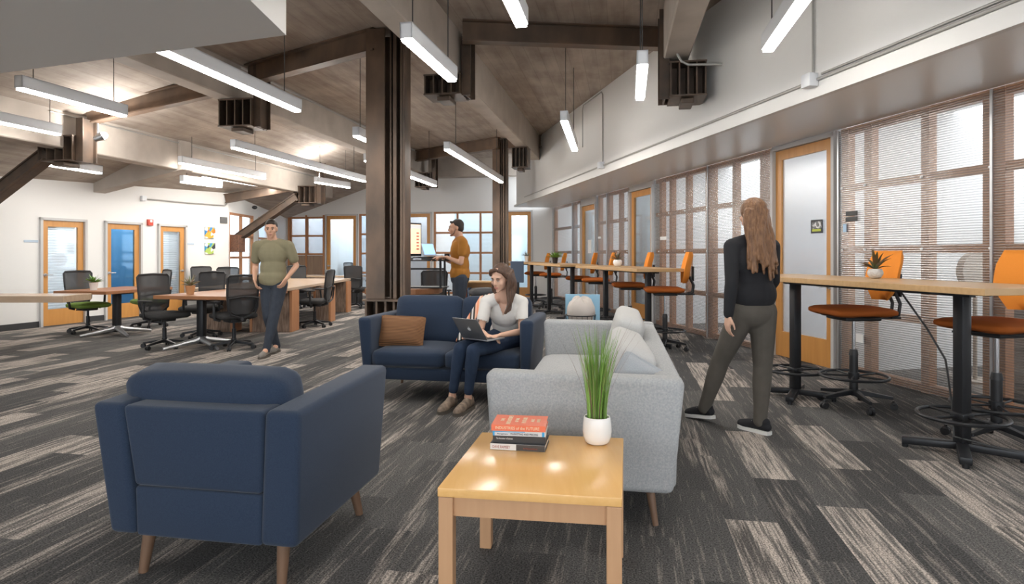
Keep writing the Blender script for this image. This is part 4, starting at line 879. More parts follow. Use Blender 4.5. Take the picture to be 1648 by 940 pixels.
def stool():
    """tall drafting stool, faces +Y"""
    o = empty('drafting_stool'); star_base(o, .30, .13, blackmetal_m, ph=.5)
    b = B(); b.cyl((0, 0, .16), (0, 0, .47), .035); b.cyl((0, 0, .45), (0, 0, .50), .040, .030); b.done('lift_sleeve', black_m, o)
    b = B(); b.cyl((0, 0, .49), (0, 0, .78), .016); b.done('gas_lift', chrome_m, o, label='shiny chrome lift rod')
    b = B(); b.ring((0, 0, .27), .27, .012, 40, 8); b.cyl((0, 0, .245), (0, 0, .30), .046)
    for k in range(5): a = k*2*math.pi/5; b.cyl((0, 0, .27), (math.cos(a)*.265, math.sin(a)*.265, .27), .008, n=8)
    b.done('foot_ring', blackmetal_m, o)
    b = B(); b.box((0, 0, .775), (.30, .32, .035), bev=.015); b.box((0, -.25, .775), (.09, .3, .02), bev=.006); b.cyl((.12, .05, .77), (.25, .1, .76), .007); b.ell((0, .01, .80), (.255, .255, .02)); b.done('seat_pan', black_m, o)
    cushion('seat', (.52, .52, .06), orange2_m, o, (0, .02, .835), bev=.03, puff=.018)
    b = B()
    for s in (-.05, .05): b.tube([V((s, -.30, .78)), V((s, -.37, .80)), V((s, -.385, .90)), V((s, -.33, 1.02))], .015, 8)
    b.done('back_bracket', black_m, o)
    # curved padded back
    b = B(); vs = []; nz, nx = 9, 11; 
    for side in (0, 1):
        for j in range(nz):
            tz = j/(nz-1); z = .93+.43*tz; w = .215*(1-.55*max(0, .35-tz)/.35-.16*max(0, tz-.75)/.25) + .0
            for i in range(nx):
                t = -1+2*i/(nx-1); x = w*t; edge = max(abs(t), abs(2*tz-1))**6; th = .032*(1-edge)+.006
                y = -.31-.10*(tz-.3)*.8+.055*t*t+.02*math.sin(tz*3.1); vs.append(V((x, y+(th if side == 0 else -th), z)))
    Q = nz*nx; fs = []
    for j in range(nz-1):
        for i in range(nx-1): a = j*nx+i; fs += [(a, a+1, a+nx+1, a+nx), (Q+a, Q+a+nx, Q+a+nx+1, Q+a+1)]
    for j in range(nz-1): fs += [(j*nx, j*nx+nx, Q+j*nx+nx, Q+j*nx), (j*nx+nx-1, Q+j*nx+nx-1, Q+j*nx+2*nx-1, j*nx+2*nx-1)]
    for i in range(nx-1): fs += [(i, Q+i, Q+i+1, i+1), ((nz-1)*nx+i, (nz-1)*nx+i+1, Q+(nz-1)*nx+i+1, Q+(nz-1)*nx+i)]
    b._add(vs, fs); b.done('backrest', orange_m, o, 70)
    b = B(); b.box((0, -.375, 1.06), (.16, .02, .2), bev=.008); b.done('backrest_shell', black_m, o)
    return o
ps = stool()
ST = [(2.98, 5.42, face(-1, -.05), 'orange drafting stool behind the nearest bar table, directly behind the spiky plant'),
 (3.40, 4.36, face(-1, -.25), 'nearest orange drafting stool, cut by the right edge of the picture'),
 (2.13, 8.65, face(-1, .15), 'orange drafting stool at the near end of the middle bar table'),
 (1.90, 10.0, face(-1, .1), 'second orange stool along the middle bar table, beside the white potted plant'),
 (1.62, 11.9, face(-1, .1), 'third orange stool from the near end, between middle and farther bar tables'),
 (1.40, 12.9, face(-1, .1), 'fourth orange stool along the glazing in front of the farthest oak door'),
 (.95, 15.0, face(-1, .1), 'orange stool right of the dark potted plant near the blue glazing'),
 (.62, 16.2, face(-1, .1), 'farthest orange stool left of the dark potted plant')]
for k, (x, y, a, l) in enumerate(ST):
    o = ps if k == 0 else dup(ps); o.location = (x, y, 0); o.rotation_euler.z = a; tag(o, l, 'stool', 'orange drafting stools')
# ------------------------------------------------------------------ bar tables (long axis local Y)
BA = math.atan(.22)
def bar_table(Y0, L, label, posts=None, ring=True, ztop=1.13):
    """centre line X = 3.9-.22Y ; Y0 = nearer post"""
    o = empty('bar_table', (3.9-.22*Y0, Y0, 0), BA, label, 'bar table', 'tall wooden bar tables along the glazing'); k = 1.024; sp = 1.64*k
    b = B(); b.box((0, sp/2, ztop-.021), (.76, L, .042), bev=.003); b.done('tabletop', bar_m, o, 0)
    b = B(); b.bar((-.03, -.1, ztop-.062), (-.03, sp+.1, ztop-.062), .05, .035); b.bar((.1, -.1, ztop-.062), (.1, sp+.1, ztop-.062), .04, .03); b.done('support_rail', blackmetal_m, o, 0)
    for y in (0, sp):
        b = B(); b.box((0, y, .04+(ztop-.10)/2), (.078, .078, ztop-.085), bev=.012); b.box((0, y, ztop-.05), (.6, .09, .012)); b.done('post', blackmetal_m, o, 30)
        b = B()
        for a in (math.pi/4, 3*math.pi/4): c, s = math.cos(a)*.34, math.sin(a)*.34; b.bar((-c, y-s, .045), (0, y, .06), .07, .05, bev=.01); b.bar((c, y+s, .045), (0, y, .06), .07, .05, bev=.01)
        for i in range(4): a = math.pi/4+i*math.pi/2; b.cyl((math.cos(a)*.32, y+math.sin(a)*.32, 0), (math.cos(a)*.32, y+math.sin(a)*.32, .03), .02)
        b.done('foot', blackmetal_m, o, 30)
        if ring:
            b = B(); b.ring((0, y, .255), .255, .013, 40, 8); b.cyl((-.25, y, .255), (.25, y, .255), .009); b.cyl((0, y-.25, .255), (0, y+.25, .255), .009); b.box((0, y, .255), (.1, .1, .05), bev=.01); b.done('foot_ring', blackmetal_m, o)
    return o
bar_table(4.13, 2.64, 'nearest tall bar table at right with two black posts and footrings, holding the spiky plant')
bar_table(8.88, 2.62, 'middle tall bar table with a small white pot on it')
bar_table(12.3, 2.5, 'farther tall bar table holding a dark potted plant', ring=False)
bar_table(15.5, 2.3, 'farthest tall bar table by the back door with a thin grey plant', ring=False)
b = B(); b.tube([V((2.96, 4.75, 1.06)), V((2.94, 4.62, .98)), V((2.97, 4.45, .80)), V((3.0, 4.3, .6)), V((2.99, 4.22, .3)), V((2.93, 4.12, .12)), V((3.1, 4.0, .09)), V((3.5, 3.9, .02)), V((4.0, 3.9, .02))], .007, 8); o = b.done('power_cord', cable_m); tag(o, 'black power cord hanging from the nearest bar table beside its nearer post', 'cord')
# ------------------------------------------------------------------ plants
def succulent(loc, r, h, n, leafm, potm, label, prof, lw=.012, seed=2, lift=.5, curve=.6, cat='potted plant'):
    rr = random.Random(seed); o = empty('potted_plant', loc, 0, label, cat)
    b = B(); b.lathe(prof); b.done('pot', potm, o, 50); top = prof[-1][1] if prof[-1][0] > 0 else prof[-2][1]; ztop = max(z for _, z in prof)
    b = B()
    for i in range(n):
        a = i*2.4+rr.uniform(-.3, .3); L = rr.uniform(.7, 1)*r; el = rr.uniform(lift*.3, 1.35)*(.35+.65*i/n) if True else lift
        dr = V((math.cos(a), math.sin(a), 0)); sd = V((-dr.y, dr.x, 0)); vs = []
        for k in range(6):
            t = k/5; q = V((0, 0, ztop-.01))+dr*(L*t*math.cos(el))+V((0, 0, L*t*math.sin(el)*(h/r)+.04*t-curve*.06*t*t)); w = lw*math.sin(min(math.pi, .5+2.6*t))+.0005
            vs += [q-sd*w+V((0, 0, w*.35)), q-V((0, 0, w*.2)), q+sd*w+V((0, 0, w*.35))]
        b._add(vs, [(3*k+j, 3*k+j+1, 3*k+4+j, 3*k+3+j) for k in range(5) for j in (0, 1)])
    b.done('leaves', leafm, o, 60, recalc=False); return o
bowl = [(0, 0), (.028, 0), (.045, .012), (.058, .035), (.058, .055), (.048, .076), (.045, .078), (.042, .07), (0, .068)]
p = G(1408, 452, 1.13); succulent((2.97, 5.08, 1.131), .17, .27, 16, dleaf_m, speck_m, 'spiky green and maroon plant in a round textured white pot on the nearest bar table', bowl, .013, 4, 1, 1)
def bt(Y, off=0): return (3.9-.22*Y+off, Y, 1.131)
succulent(bt(9.95, -.02), .17, .2, 15, dleaf_m, white_m, 'small spiky plant in a white pot on the middle bar table', [(r*1.25, z*1.4) for r, z in bowl], .014, 6)
conep = [(0, 0), (.045, 0), (.065, .12), (.068, .125), (.06, .12), (0, .115)]
succulent(bt(13.3, -.05), .24, .22, 30, leaf_m, black_m, 'leafy plant in a dark pot on the farther bar table', conep, .02, 8)
succulent(bt(15.9, -.03), .2, .2, 24, mat('grey_leaf', (.25, .28, .27), .7), whitem_m, 'thin grey plant in a white pot on the farthest bar table', [(r*.8, z*1.2) for r, z in conep], .009, 9)
# ------------------------------------------------------------------ left hand tables
def pedestal_table(loc, rz, w, d, label, zt=.75):
    o = empty('meeting_table', (*loc, 0), rz, label, 'table', 'small meeting tables on the left'); b = B(); b.box((w[0], d[0], zt-.025), (w[1], d[1], .05), bev=.004); b.done('tabletop', desk_m, o, 0)
    b = B(); b.box((0, 0, .37), (.11, .10, .66), bev=.02); b.box((0, 0, zt-.065), (.4, .3, .03), bev=.01); b.done('post', blackmetal_m, o, 30)
    b = B()
    for i in range(4):
        a = math.pi/4+i*math.pi/2+.25; c, s = math.cos(a), math.sin(a); b.tube([V((0, 0, .12)), V((c*.1, s*.1, .09)), V((c*.52, s*.52, .02))], [.055, .042, .022], 10)
    b.done('foot', alu_m, o, label='polished metal spider foot'); return o
pedestal_table((-6.55, 10.30), -A0, (-.1, .95), (.1, 1.45), 'farther small red brown meeting table with a green plant in a white pot')
pedestal_table((-4.47, 8.95), -A0, (.08, 1.15), (.42, 1.55), 'nearer small red brown meeting table with a plant in a terracotta pot')
o = empty('bench_worktop', (-6.9, 8.05, 0), 0, 'thick pale wooden worktop entering from the left edge of the picture', 'table'); b = B(); b.box((0, .25, .745), (2.2, .55, .085), bev=.004); b.done('tabletop', pale_top_m, o, 0)
for x in (-.9, -.2): b = B(); b.box((x-.1, .25, .35), (.08, .45, .70), bev=.005); b.done('leg', pale_top_m, o, 0)
# long communal bench
o = empty('communal_bench', (-4.45, 12.4, 0), 0, 'long pale communal bench on reclaimed board panels behind the blurred man', 'table')
b = B(); b.prism([(-.95, -2.0), (.70, -2.05), (.66, 2.2), (-.95, 2.2)], .71, .76, .004); b.done('tabletop', pale_top_m, o, 0)
for x, y, w, d in ((.35, -1.65, .72, .35), (.74, -.1, .34, .30), (.35, 1.9, .72, .3), (-.6, -1.65, .6, .35)):
    b = B(); b.box((x, y, .355), (w-.08, d, .70)); b.done('board_panel', barn_m, o, 0)
    for e in (-1, 1): b = B(); b.box((x+e*(w/2-.02), y-.01, .355), (.04, d+.01, .70)); b.done('wood_post', stud_m, o, 0)
# second desk row beyond
o = empty('office_desk', (-6.33, 14.95, 0), -A0, 'distant orange topped desk between the far mesh chairs on the left', 'desk'); b = B(); b.box((0, 0, .74), (1.8, .7, .04)); b.done('tabletop', bar_m, o, 0)
for x in (-.8, .8): b = B(); b.box((x, 0, .36), (.06, .6, .72)); b.done('leg', blackmetal_m, o, 0)
o = empty('office_desk', (-4.9, 16.6, 0), -A0, 'farthest pale desk in front of the wood wainscot', 'desk'); b = B(); b.box((0, 0, .74), (1.8, .7, .04)); b.done('tabletop', pale_top_m, o, 0)
for x in (-.8, .8): b = B(); b.box((x, 0, .36), (.06, .6, .72)); b.done('leg', blackmetal_m, o, 0)
succulent((-6.72, 9.98, .751), .17, .16, 46, leaf_m, whitem_m, 'bushy green plant in a white pot on the farther meeting table', conep, .012, 11)
succulent((-4.66, 9.0, .751), .17, .2, 40, mat('mixed_leaf', (.14, .24, .06), .5, noise=(30, 1, (1, 1, 1), (.45, .30, .28))), terra_m, 'green and pink plant in a terracotta pot on the nearer meeting table', [(r*1.05, z*1.0) for r, z in conep], .010, 12)
# ------------------------------------------------------------------ sit stand desk group
dk = empty('wooden_desk', (-1.75, 10.0, 0), -A0, 'dark wooden desk with a thick live edge beyond the navy sofa', 'desk')
b = B(); b.prism([(-.5, -.38), (.35, -.40), (.62, -.05), (.55, .35), (-.5, .38)], .70, .79, .012); b.done('tabletop', desk_m, dk, 0)
for x in (-.38, .3): b = B(); b.box((x, 0, .35), (.07, .55, .69)); b.done('leg', blackmetal_m, dk, 0)
rs = empty('desk_riser', (-1.40, 9.95, .791), -A0, 'black sit stand riser on the wooden desk carrying a monitor and keyboard shelf', 'desk riser')
b = B(); b.box((0, 0, .012), (.7, .4, .02), bev=.004); b.done('base_plate', black_m, rs, 0)
b = B()
for s in (-.3, .3):
    for y in (-.12, .12): b.box((s, y, .245), (.03, .03, .46))
b.box((0, .12, .3), (.6, .02, .03)); b.done('lift_frame', black_m, rs, 0)
b = B(); b.box((-.05, -.05, .487), (.95, .36, .022), bev=.004); b.done('monitor_shelf', black_m, rs, 0)
b = B(); b.box((.18, -.38, .44), (.75, .28, .016), bev=.004); b.box((.18, -.23, .46), (.3, .04, .03)); b.done('keyboard_shelf', black_m, rs, 0)
mo = empty('computer_monitor', (-1.56, 9.72, 1.29), math.radians(52), 'tall portrait computer monitor showing a pale orange page', 'monitor')
b = B(); b.box((0, 0, .27), (.36, .045, .52), bev=.008); b.done('bezel', black_m, mo, 30)
b = B(); b.box((0, -.024, .275), (.315, .004, .46)); b.done('screen', mat('screen_peach', (.8, .5, .3), .4, emit=(1.0, .62, .42), es=.75), mo, 0)
b = B(); b.box((0, -.027, .47), (.315, .002, .06)); b.done('page_header', mat('screen_grey', (.5, .5, .5), .4, emit=(.6, .58, .55), es=.6), mo, 0)
b = B()
for i in range(6): b.box((.09, -.0275, .12+i*.05), (.05, .002, .022))
b.done('page_icons', mat('screen_red', (.4, .08, .04), .4, emit=(.5, .12, .06), es=.5), mo, 0)
b = B(); b.box((0, .03, -.0), (.06, .03, .12)); b.lathe([(0, 0), (.11, 0), (.11, .01), (0, .012)], (0, .02, -.012)); b.done('stand', alu_m, mo)
lp = empty('laptop', (-1.20, 9.72, 1.297), math.radians(60), 'small laptop with a blue screen beside the tall monitor', 'laptop')
b = B(); b.box((0, 0, .008), (.30, .21, .015), bev=.004); b.done('keyboard_deck', alu_m, lp, 0)
b = B(); b.bar((0, .105, .015), (0, .165, .20), .30, .008); b.done('lid', alu_m, lp, 0)
b = B(); b.bar((0, .098, .028), (0, .157, .192), .28, .004); b.done('screen', mat('screen_blue', (.2, .4, .7), .4, emit=(.35, .58, .95), es=.8), lp, 0)
kb = B(); kb.box((0, 0, .01), (.40, .13, .018), bev=.004); o = kb.done('keyboard', black_m, smooth=0); o.location = (-1.13, 9.50, 1.242); o.rotation_euler.z = 1.2; tag(o, 'black keyboard under the hands of the man in the mustard shirt', 'keyboard')
b = B(); b.lathe([(0, 0), (.038, 0), (.041, .095), (.037, .095), (.035, .01), (0, .01)]); o = b.done('black_mug', black_m, None, 50); o.location = (-.98, 9.38, 1.241); tag(o, 'black mug on the keyboard shelf near the standing man', 'mug')
# bookcase behind the man, saddle stool, dark screen, bin
bc = empty('low_bookcase', (-.62, 12.0, 0), -A0, 'low wooden bookcase with a few books behind the standing man', 'bookcase')
b = B(); [b.box((0, 0, z), (.85, .32, .025)) for z in (.06, .42, .80)]; [b.box((x, 0, .41), (.025, .32, .80)) for x in (-.42, .42)]; b.box((0, .155, .41), (.84, .012, .78)); b.done('case', bar_m, bc, 0)
for k in range(9):
    h = random.uniform(.19, .28); z0 = .435 if k < 5 else .075; x = -.30+.05*k if k < 5 else .05+.045*(k-5)
    b = B(); b.box((0, 0, h/2), (.03, .20, h), bev=.002); o = b.done('shelf_book', mat('bookcol%d' % (k % 4), [(.5, .5, .48), (.25, .08, .05), (.08, .12, .2), (.4, .3, .15)][k % 4], .6), None, 0); q = bc.location+rz3(-A0) @ V((x, -.02, z0)); o.location = q; o.rotation_euler.z = -A0
    tag(o, '%s %s book on the %s shelf of the low bookcase, %s' % (('taller' if h > .235 else 'shorter'), ('pale grey', 'dark red', 'dark blue', 'tan')[k % 4], 'upper' if k < 5 else 'lower', ('leftmost', 'second from left', 'in the middle', 'second from right', 'rightmost')[k] if k < 5 else ('leftmost', 'second', 'third', 'last')[k-5]), 'book', 'books in the low bookcase')
ss = empty('saddle_stool', (-.37, 8.6, 0), .3, 'dark grey saddle stool showing above the back of the navy sofa', 'stool')
cushion('seat', (.42, .30, .09), mat('saddle_grey', (.055, .055, .06), .7), ss, (0, 0, .80), bev=.042, puff=.025); star_base(ss, .25, .09, blackmetal_m)
b = B(); b.cyl((0, 0, .10), (0, 0, .70), .022); b.cyl((0, 0, .68), (0, 0, .76), .03, .12); b.done('gas_lift', blackmetal_m, ss)
ws = empty('privacy_screen', (.10, 12.2, 0), -.1, 'small dark blue grey upright panel on a post under the farthest bar table', 'screen')
b = B(); b.box((0, 0, .98), (.26, .04, .42), bev=.01); b.done('panel', mat('panel_blue', (.07, .10, .15), .8), ws, 0); b = B(); b.cyl((.02, 0, 0.02), (.02, 0, .78), .025); b.box((.02, 0, .012), (.4, .3, .024)); b.done('stand', blackmetal_m, ws)
bn = empty('wire_bin', (.80, 7.25, 0), -A0, 'wire bin lined with a crumpled white bag in front of the pale blue board', 'bin')
b = B(); b.ring((0, 0, .62), .175, .006); b.ring((0, 0, .05), .13, .006)
for k in range(18): a = k*2*math.pi/18; b.cyl((math.cos(a)*.13, math.sin(a)*.13, .05), (math.cos(a)*.175, math.sin(a)*.175, .62), .003, n=6)
b.done('wire_basket', blackmetal_m, bn)
bm_ = B(); bm_.lathe([(0, .07), (.12, .07), (.185, .55), (.215, .60), (.20, .66), (.16, .72), (.10, .745), (.03, .75), (0, .75)], n=40)
for v in bm_.bm.verts:
    a = math.atan2(v.co.y, v.co.x); k = 1+.04*math.sin(5*a+v.co.z*23)+.045*math.sin(14*a-v.co.z*37)+.03*math.sin(23*a+v.co.z*51); v.co.x *= k*.76; v.co.y *= k*.76; v.co.z = v.co.z*1.08+(.022*math.sin(3*a+.6)+.016*math.sin(8*a))*max(0, v.co.z-.5)*4
bm_.done('bag', mat('white_bag', (.66, .60, .55), .6), bn, 70)
b = B(); b.box((0, 0, .42), (.42, .03, .835), bev=.004); o = b.done('blue_board', mat('board_blue', (.32, .58, .78), .5), None, 0); o.location = (.865, 7.62, 0); o.rotation_euler.z = -A0; tag(o, 'pale blue board standing on the floor behind the wire bin', 'board')
# equipment seen blurred through the ribbed sheets
def eq(name, x, y, z, parts_, m, label, cat):
    o = empty(name, (x, y, z), BA, label, cat)
    for nm, f in parts_: b = B(); f(b); b.done(nm, m, o, 30)
    return o
def off(Y, d): p = RW(Y, -d); return p.x, p.y
x, y = off(6.3, 1.0); eq('round_fan', x, y, 0, [('fan_head', lambda b: b.cyl((0, -.04, 1.15), (0, .04, 1.15), .20, n=28)), ('stand', lambda b: b.cyl((0, 0, .02), (0, 0, 1.0), .02)), ('base', lambda b: b.cyl((0, 0, 0), (0, 0, .02), .2))], tan_m, 'round beige fan seen through the ribbed sheet beside the spiky plant', 'fan')
x, y = off(5.5, 1.1); eq('filing_cabinet', x, y, 0, [('carcass', lambda b: b.box((0, 0, .62), (.5, .7, 1.24), bev=.01)), ('drawer_fronts', lambda b: [b.box((-.26, 0, .25+.33*i), (.02, .62, .29)) for i in range(3)])], greyobj_m, 'grey cabinet seen through the ribbed sheet between the two near stools', 'cabinet')
x, y = off(6.35, 2.4); eq('tall_cabinet', x, y, 0, [('carcass', lambda b: b.box((0, 0, .95), (.4, .8, 1.9), bev=.01)), ('door_panel', lambda b: b.box((-.21, 0, .95), (.015, .74, 1.8)))], tan_m, 'tall beige cabinet far inside the office behind the ribbed sheet', 'cabinet')
x, y = off(4.05, 1.6); eq('office_desk', x, y, 0, [('tabletop', lambda b: b.box((0, 0, .73), (.8, 1.6, .04))), ('leg', lambda b: b.box((-.35, -.7, .355), (.05, .05, .71))), ('leg', lambda b: b.box((.35, .7, .355), (.05, .05, .71))), ('leg', lambda b: b.box((.35, -.7, .355), (.05, .05, .71))), ('leg', lambda b: b.box((-.35, .7, .355), (.05, .05, .71)))], greyobj_m, 'grey desk inside the office at the right edge', 'desk')
x, y = off(12.4, .9)
o = empty('world_map_print', (x, y, 1.1), BA, 'cream and dark print seen through the middle oak door', 'print'); b = B(); b.box((0, 0, .35), (.02, .7, 1.1)); b.done('sheet', mat('print_dark', (.06, .08, .12), .6), o, 0); b = B(); b.box((-.012, .05, .5), (.006, .4, .45)); b.done('pale_area', mat('print_cream', (.7, .62, .5), .6), o, 0); b = B(); b.box((0, 0, -.65), (.06, .5, .9)); b.done('easel', stud_m, o, 0)
x, y = off(10.2, 1.6); eq('filing_cabinet', x, y, 0, [('carcass', lambda b: b.box((0, 0, .5), (.5, .9, 1.0), bev=.01)), ('drawer_fronts', lambda b: [b.box((-.26, 0, .2+.3*i), (.02, .8, .26)) for i in range(3)])], greyobj_m, 'grey cabinet seen through the ribbed sheet behind the middle bar table', 'cabinet')
# striped strap on the navy sofa beside the seated woman
b = B(); pts = [(-.315, 6.14, .915), (-.345, 5.98, .86), (-.42, 5.86, .74), (-.475, 5.78, .63), (-.52, 5.74, .53)]
vs = []
for x, y, z in pts:
    for k in range(6): vs.append(V((x+.020*k, y-.01*k+.0, z+.006*k)))
    for k in range(6): vs.append(V((x+.020*(5-k), y-.01*(5-k)+.02, z+.006*(5-k)-.012)))
b._add(vs, [(r*12+k, r*12+(k+1) % 12, r*12+12+(k+1) % 12, r*12+12+k) for r in range(4) for k in range(12)]+[tuple(range(12)), tuple(range(48, 60))])
SS = stripes('woven_stripes', [(.70, .26, .14), (.72, .52, .38), (.70, .26, .14), (.02, .02, .02), (.60, .58, .55), (.02, .02, .02), (.72, .40, .28)], 9.0, 0)
for n_ in SS.node_tree.nodes:
    if n_.type == 'SEPXYZ':
        mp_ = SS.node_tree.nodes.new('ShaderNodeMapping'); mp_.inputs['Rotation'].default_value = (0, 0, 0)
o = b.done('striped_strap', SS, None, 50); tag(o, 'orange, black and white striped strap lying over the navy sofa left of the seated woman', 'strap')

# ------------------------------------------------------------------ people
def fr(f, u=(0, 0, 1)):
    f = V(f).normalized(); r = f.cross(V(u)).normalized(); u2 = r.cross(f); return Matrix((r, f, u2)).transposed()    # columns right, forward, up
def head(b, c, M, s=1.0, male=False):
    T = lambda x, y, z: V(c)+M @ V((x*s, y*s, z*s))
    b.ell(T(0, -.012, .028), (.074*s, .092*s, .088*s), M); b.ell(T(0, .022, -.022), (.060*s, .070*s, .090*s), M); b.ell(T(0, .040, -.072), ((.044 if male else .038)*s, .038*s, .036*s), M)
    b.ell(T(0, .072, -.098), (.020*s, .016*s, .016*s), M); b.ell(T(0, .070, .030), (.052*s, .022*s, .018*s), M)
    b.cap(T(0, .088, .020), .0075*s, T(0, .108, -.022), .0115*s); b.cap(T(-.011, .094, -.028), .008*s, T(.011, .094, -.028), .008*s)
    b.ell(T(0, .086, -.055), (.022*s, .012*s, .010*s), M); b.ell(T(0, .083, -.068), (.018*s, .012*s, .008*s), M)
    for k in (-1, 1): b.ell(T(k*.074, -.008, -.004), (.010*s, .018*s, .030*s), M); b.ell(T(k*.040, .060, -.025), (.022*s, .02*s, .02*s), M)
def face_parts(root, c, M, s=1.0, brow=hairb_m, closed=False):
    T = lambda x, y, z: V(c)+M @ V((x*s, y*s, z*s))
    for k in (-1, 1):
        b = B(); b.ell(T(k*.030, .0835, .006), (.0125*s, .009*s, .0065*s if not closed else .004*s), M); e = b.done('eye', eye_m, root)
        b = B(); b.ell(T(k*.030, .0905, .0045), (.0055*s, .004*s, .0055*s if not closed else .003*s), M); b.done('iris', iris_m, e)
        b = B(); b.tube([T(k*.014, .091, .026), T(k*.030, .0925, .031), T(k*.047, .084, .026)], [.003*s, .0042*s, .002*s], 8); b.done('eyebrow', brow, root)
        b = B(); b.tube([T(k*.017, .090, .0115), T(k*.030, .0935, .0145), T(k*.044, .086, .010)], [.0018*s, .0024*s, .0015*s], 6); b.done('eyelid', brow, root)
    b = B(); b.tube([T(-.021, .088, -.060), T(-.009, .097, -.056), T(0, .0975, -.058), T(.009, .097, -.056), T(.021, .088, -.060)], [.003*s, .0052*s, .0050*s, .0052*s, .003*s], 8); b.tube([T(-.016, .091, -.065), T(0, .096, -.068), T(.016, .091, -.065)], [.003*s, .006*s, .003*s], 8); b.done('lips', lip_m, root)
def hand(b, w, d, n, side, s=1.0, curl=.35):
    """w wrist, d pointing direction, n back-of-hand normal, side = +1 thumb on the d x n side"""
    d = V(d).normalized(); n = (V(n)-d*V(n).dot(d)).normalized(); t = d.cross(n)*side; w = V(w)
    for k in range(4):
        o_ = t*(.030-.020*k)*s; b.cap(w+d*.012*s+o_*.7, .0145*s, w+d*.082*s+o_, .0115*s)
        L = (.040, .045, .041, .032)[k]*s; p = w+d*.088*s+o_; c1 = (d*math.cos(curl)-n*math.sin(curl)); q = p+c1*L; c2 = (d*math.cos(curl*2.2)-n*math.sin(curl*2.2)); r = q+c2*L*.65; c3 = (d*math.cos(curl*3)-n*math.sin(curl*3)); z = r+c3*L*.5
        b.cap(p, .0092*s, q, .0085*s); b.cap(q, .0085*s, r, .0078*s); b.cap(r, .0078*s, z, .0066*s)
    p = w+d*.022*s+t*.026*s; td = (d*.72+t*.62-n*.28).normalized(); q = p+td*.042*s; r = q+(d*.9+t*.25-n*.3).normalized()*.032*s; z = r+(d*.95-n*.3).normalized()*.02*s
    b.cap(p, .014*s, q, .0105*s); b.cap(q, .0105*s, r, .0095*s); b.cap(r, .0095*s, z, .0078*s)
def leg(b, hip, knee, ank, k=1.0, e=0.0):
    hip, knee, ank = V(hip), V(knee), V(ank); b.chain([(hip, .088*k+e), (hip.lerp(knee, .45), .074*k+e), (knee, .054*k+e)]); b.chain([(knee, .054*k+e), (knee.lerp(ank, .32), .053*k+e), (knee.lerp(ank, .75), .037*k+e), (ank, .034*k+e)])
def arm(b, sh, el, wr, k=1.0, e=0.0):
    sh, el, wr = V(sh), V(el), V(wr); b.chain([(sh, .052*k+e), (sh.lerp(el, .45), .045*k+e), (el, .036*k+e)]); b.chain([(el, .036*k+e), (el.lerp(wr, .3), .037*k+e), (wr, .025*k+e)])
def torso(b, pel, chest, neck, M, w=1.0, e=0.0, d=1.0):
    pel, chest, neck = V(pel), V(chest), V(neck)
    b.ell(pel, (.165*w+e, .115*d+e, .125+e), M); b.ell(pel.lerp(chest, .5), (.135*w+e, .100*d+e, .15+e), M); b.ell(chest, (.165*w+e, .112*d+e, .16+e), M)
def shoe(root, heel, toe, m=shoe_m, sm=sole_m, s=1.0, up=(0, 0, 1), lace=True):
    h, t = V(heel), V(toe); d = (t-h).normalized(); u = (V(up)-d*V(up).dot(d)).normalized(); r = d.cross(u); L = (t-h).length
    def F(y, z, x=0): return h+d*y*L+u*z*s+r*x*s
    b = B(); b.chain([(F(.08, .055), .034*s), (F(.35, .060), .040*s), (F(.70, .042), .040*s), (F(.90, .034), .032*s)]); b.cap(F(.13, .085), .036*s, F(.38, .078), .032*s); M = Matrix((r, d, u)).transposed(); b.ell(F(.72, .036), (.046*s, .07*s, .034*s), M)
    o = remesh(b, 'shoe', m, root, .006, 4)
    b = B(); prof = [(0, -.030), (.12, -.036), (.35, -.036), (.62, -.044), (.82, -.046), (.95, -.030), (1.02, 0), (.95, .030), (.82, .046), (.62, .042), (.35, .034), (.12, .036), (0, .030), (-.03, 0)]
    vs = [F(y, .0, x*1.02) for y, x in prof]+[F(y, .026, x) for y, x in prof]; n = len(prof); b._add(vs, [tuple(range(n)), tuple(range(n, 2*n))]+[(i, (i+1) % n, n+(i+1) % n, n+i) for i in range(n)]); b.done('sole', sm, o, 40)
    if lace:
        b = B()
        for k in range(4): y = .42+.075*k; z = .099-.010*k; b.tube([F(y, z-.008, -.024), F(y+.01, z, 0), F(y, z-.008, .024)], .0035, 6)
        b.done('laces', mat('laces', (.20, .17, .14), .8) if m is shoe_m else sm, o)
    return o

# --- seated woman
w = empty('person', (-.05, 5.85, 0), 0, 'woman in a white v-neck tee and jeans sitting on the navy sofa with a laptop', 'person'); O = V(w.location)
R_ = lambda *a: V(a)-O
hc = R_(-.105, 5.60, 1.115); HF = V((-.50, -.82, -.34)).normalized(); HM = fr(HF, (0.05, 0.0, 1)); TM_ = fr((-.42, -.9, -.12))
pel, chest, nk = R_(-.055, 5.92, .56), R_(-.07, 5.78, .82), R_(-.065, 5.70, .965)
shR, shL = R_(-.235, 5.70, .895), R_(.095, 5.74, .885)           # viewer left / right
elR, elL = R_(-.285, 5.62, .63), R_(.085, 5.58, .635)
wrR, wrL = R_(-.225, 5.42, .625), R_(-.10, 5.405, .625)
hipR, hipL = R_(-.14, 5.86, .54), R_(.04, 5.83, .54)
knR, knL = R_(-.44, 5.30, .525), R_(-.325, 5.22, .52)
anR, anL = R_(-.515, 5.36, .115), R_(-.375, 5.30, .115)
b = B(); head(b, hc, HM); b.cap(hc+HM @ V((0, -.025, -.06)), .048, nk+V((0, .0, -.04)), .055); torso(b, pel, chest, nk, TM_, .92, 0, .9); b.cap(shR, .045, nk, .05); b.cap(shL, .045, nk, .05)
for a in ((shR, elR, wrR), (shL, elL, wrL)): arm(b, *a, k=.84)
hand(b, wrR, V((.62, -.35, -.12)), V((.1, .15, 1)), 1, .92, .28); hand(b, wrL, V((-.75, -.10, -.10)), V((0, .1, 1)), -1, .92, .28)
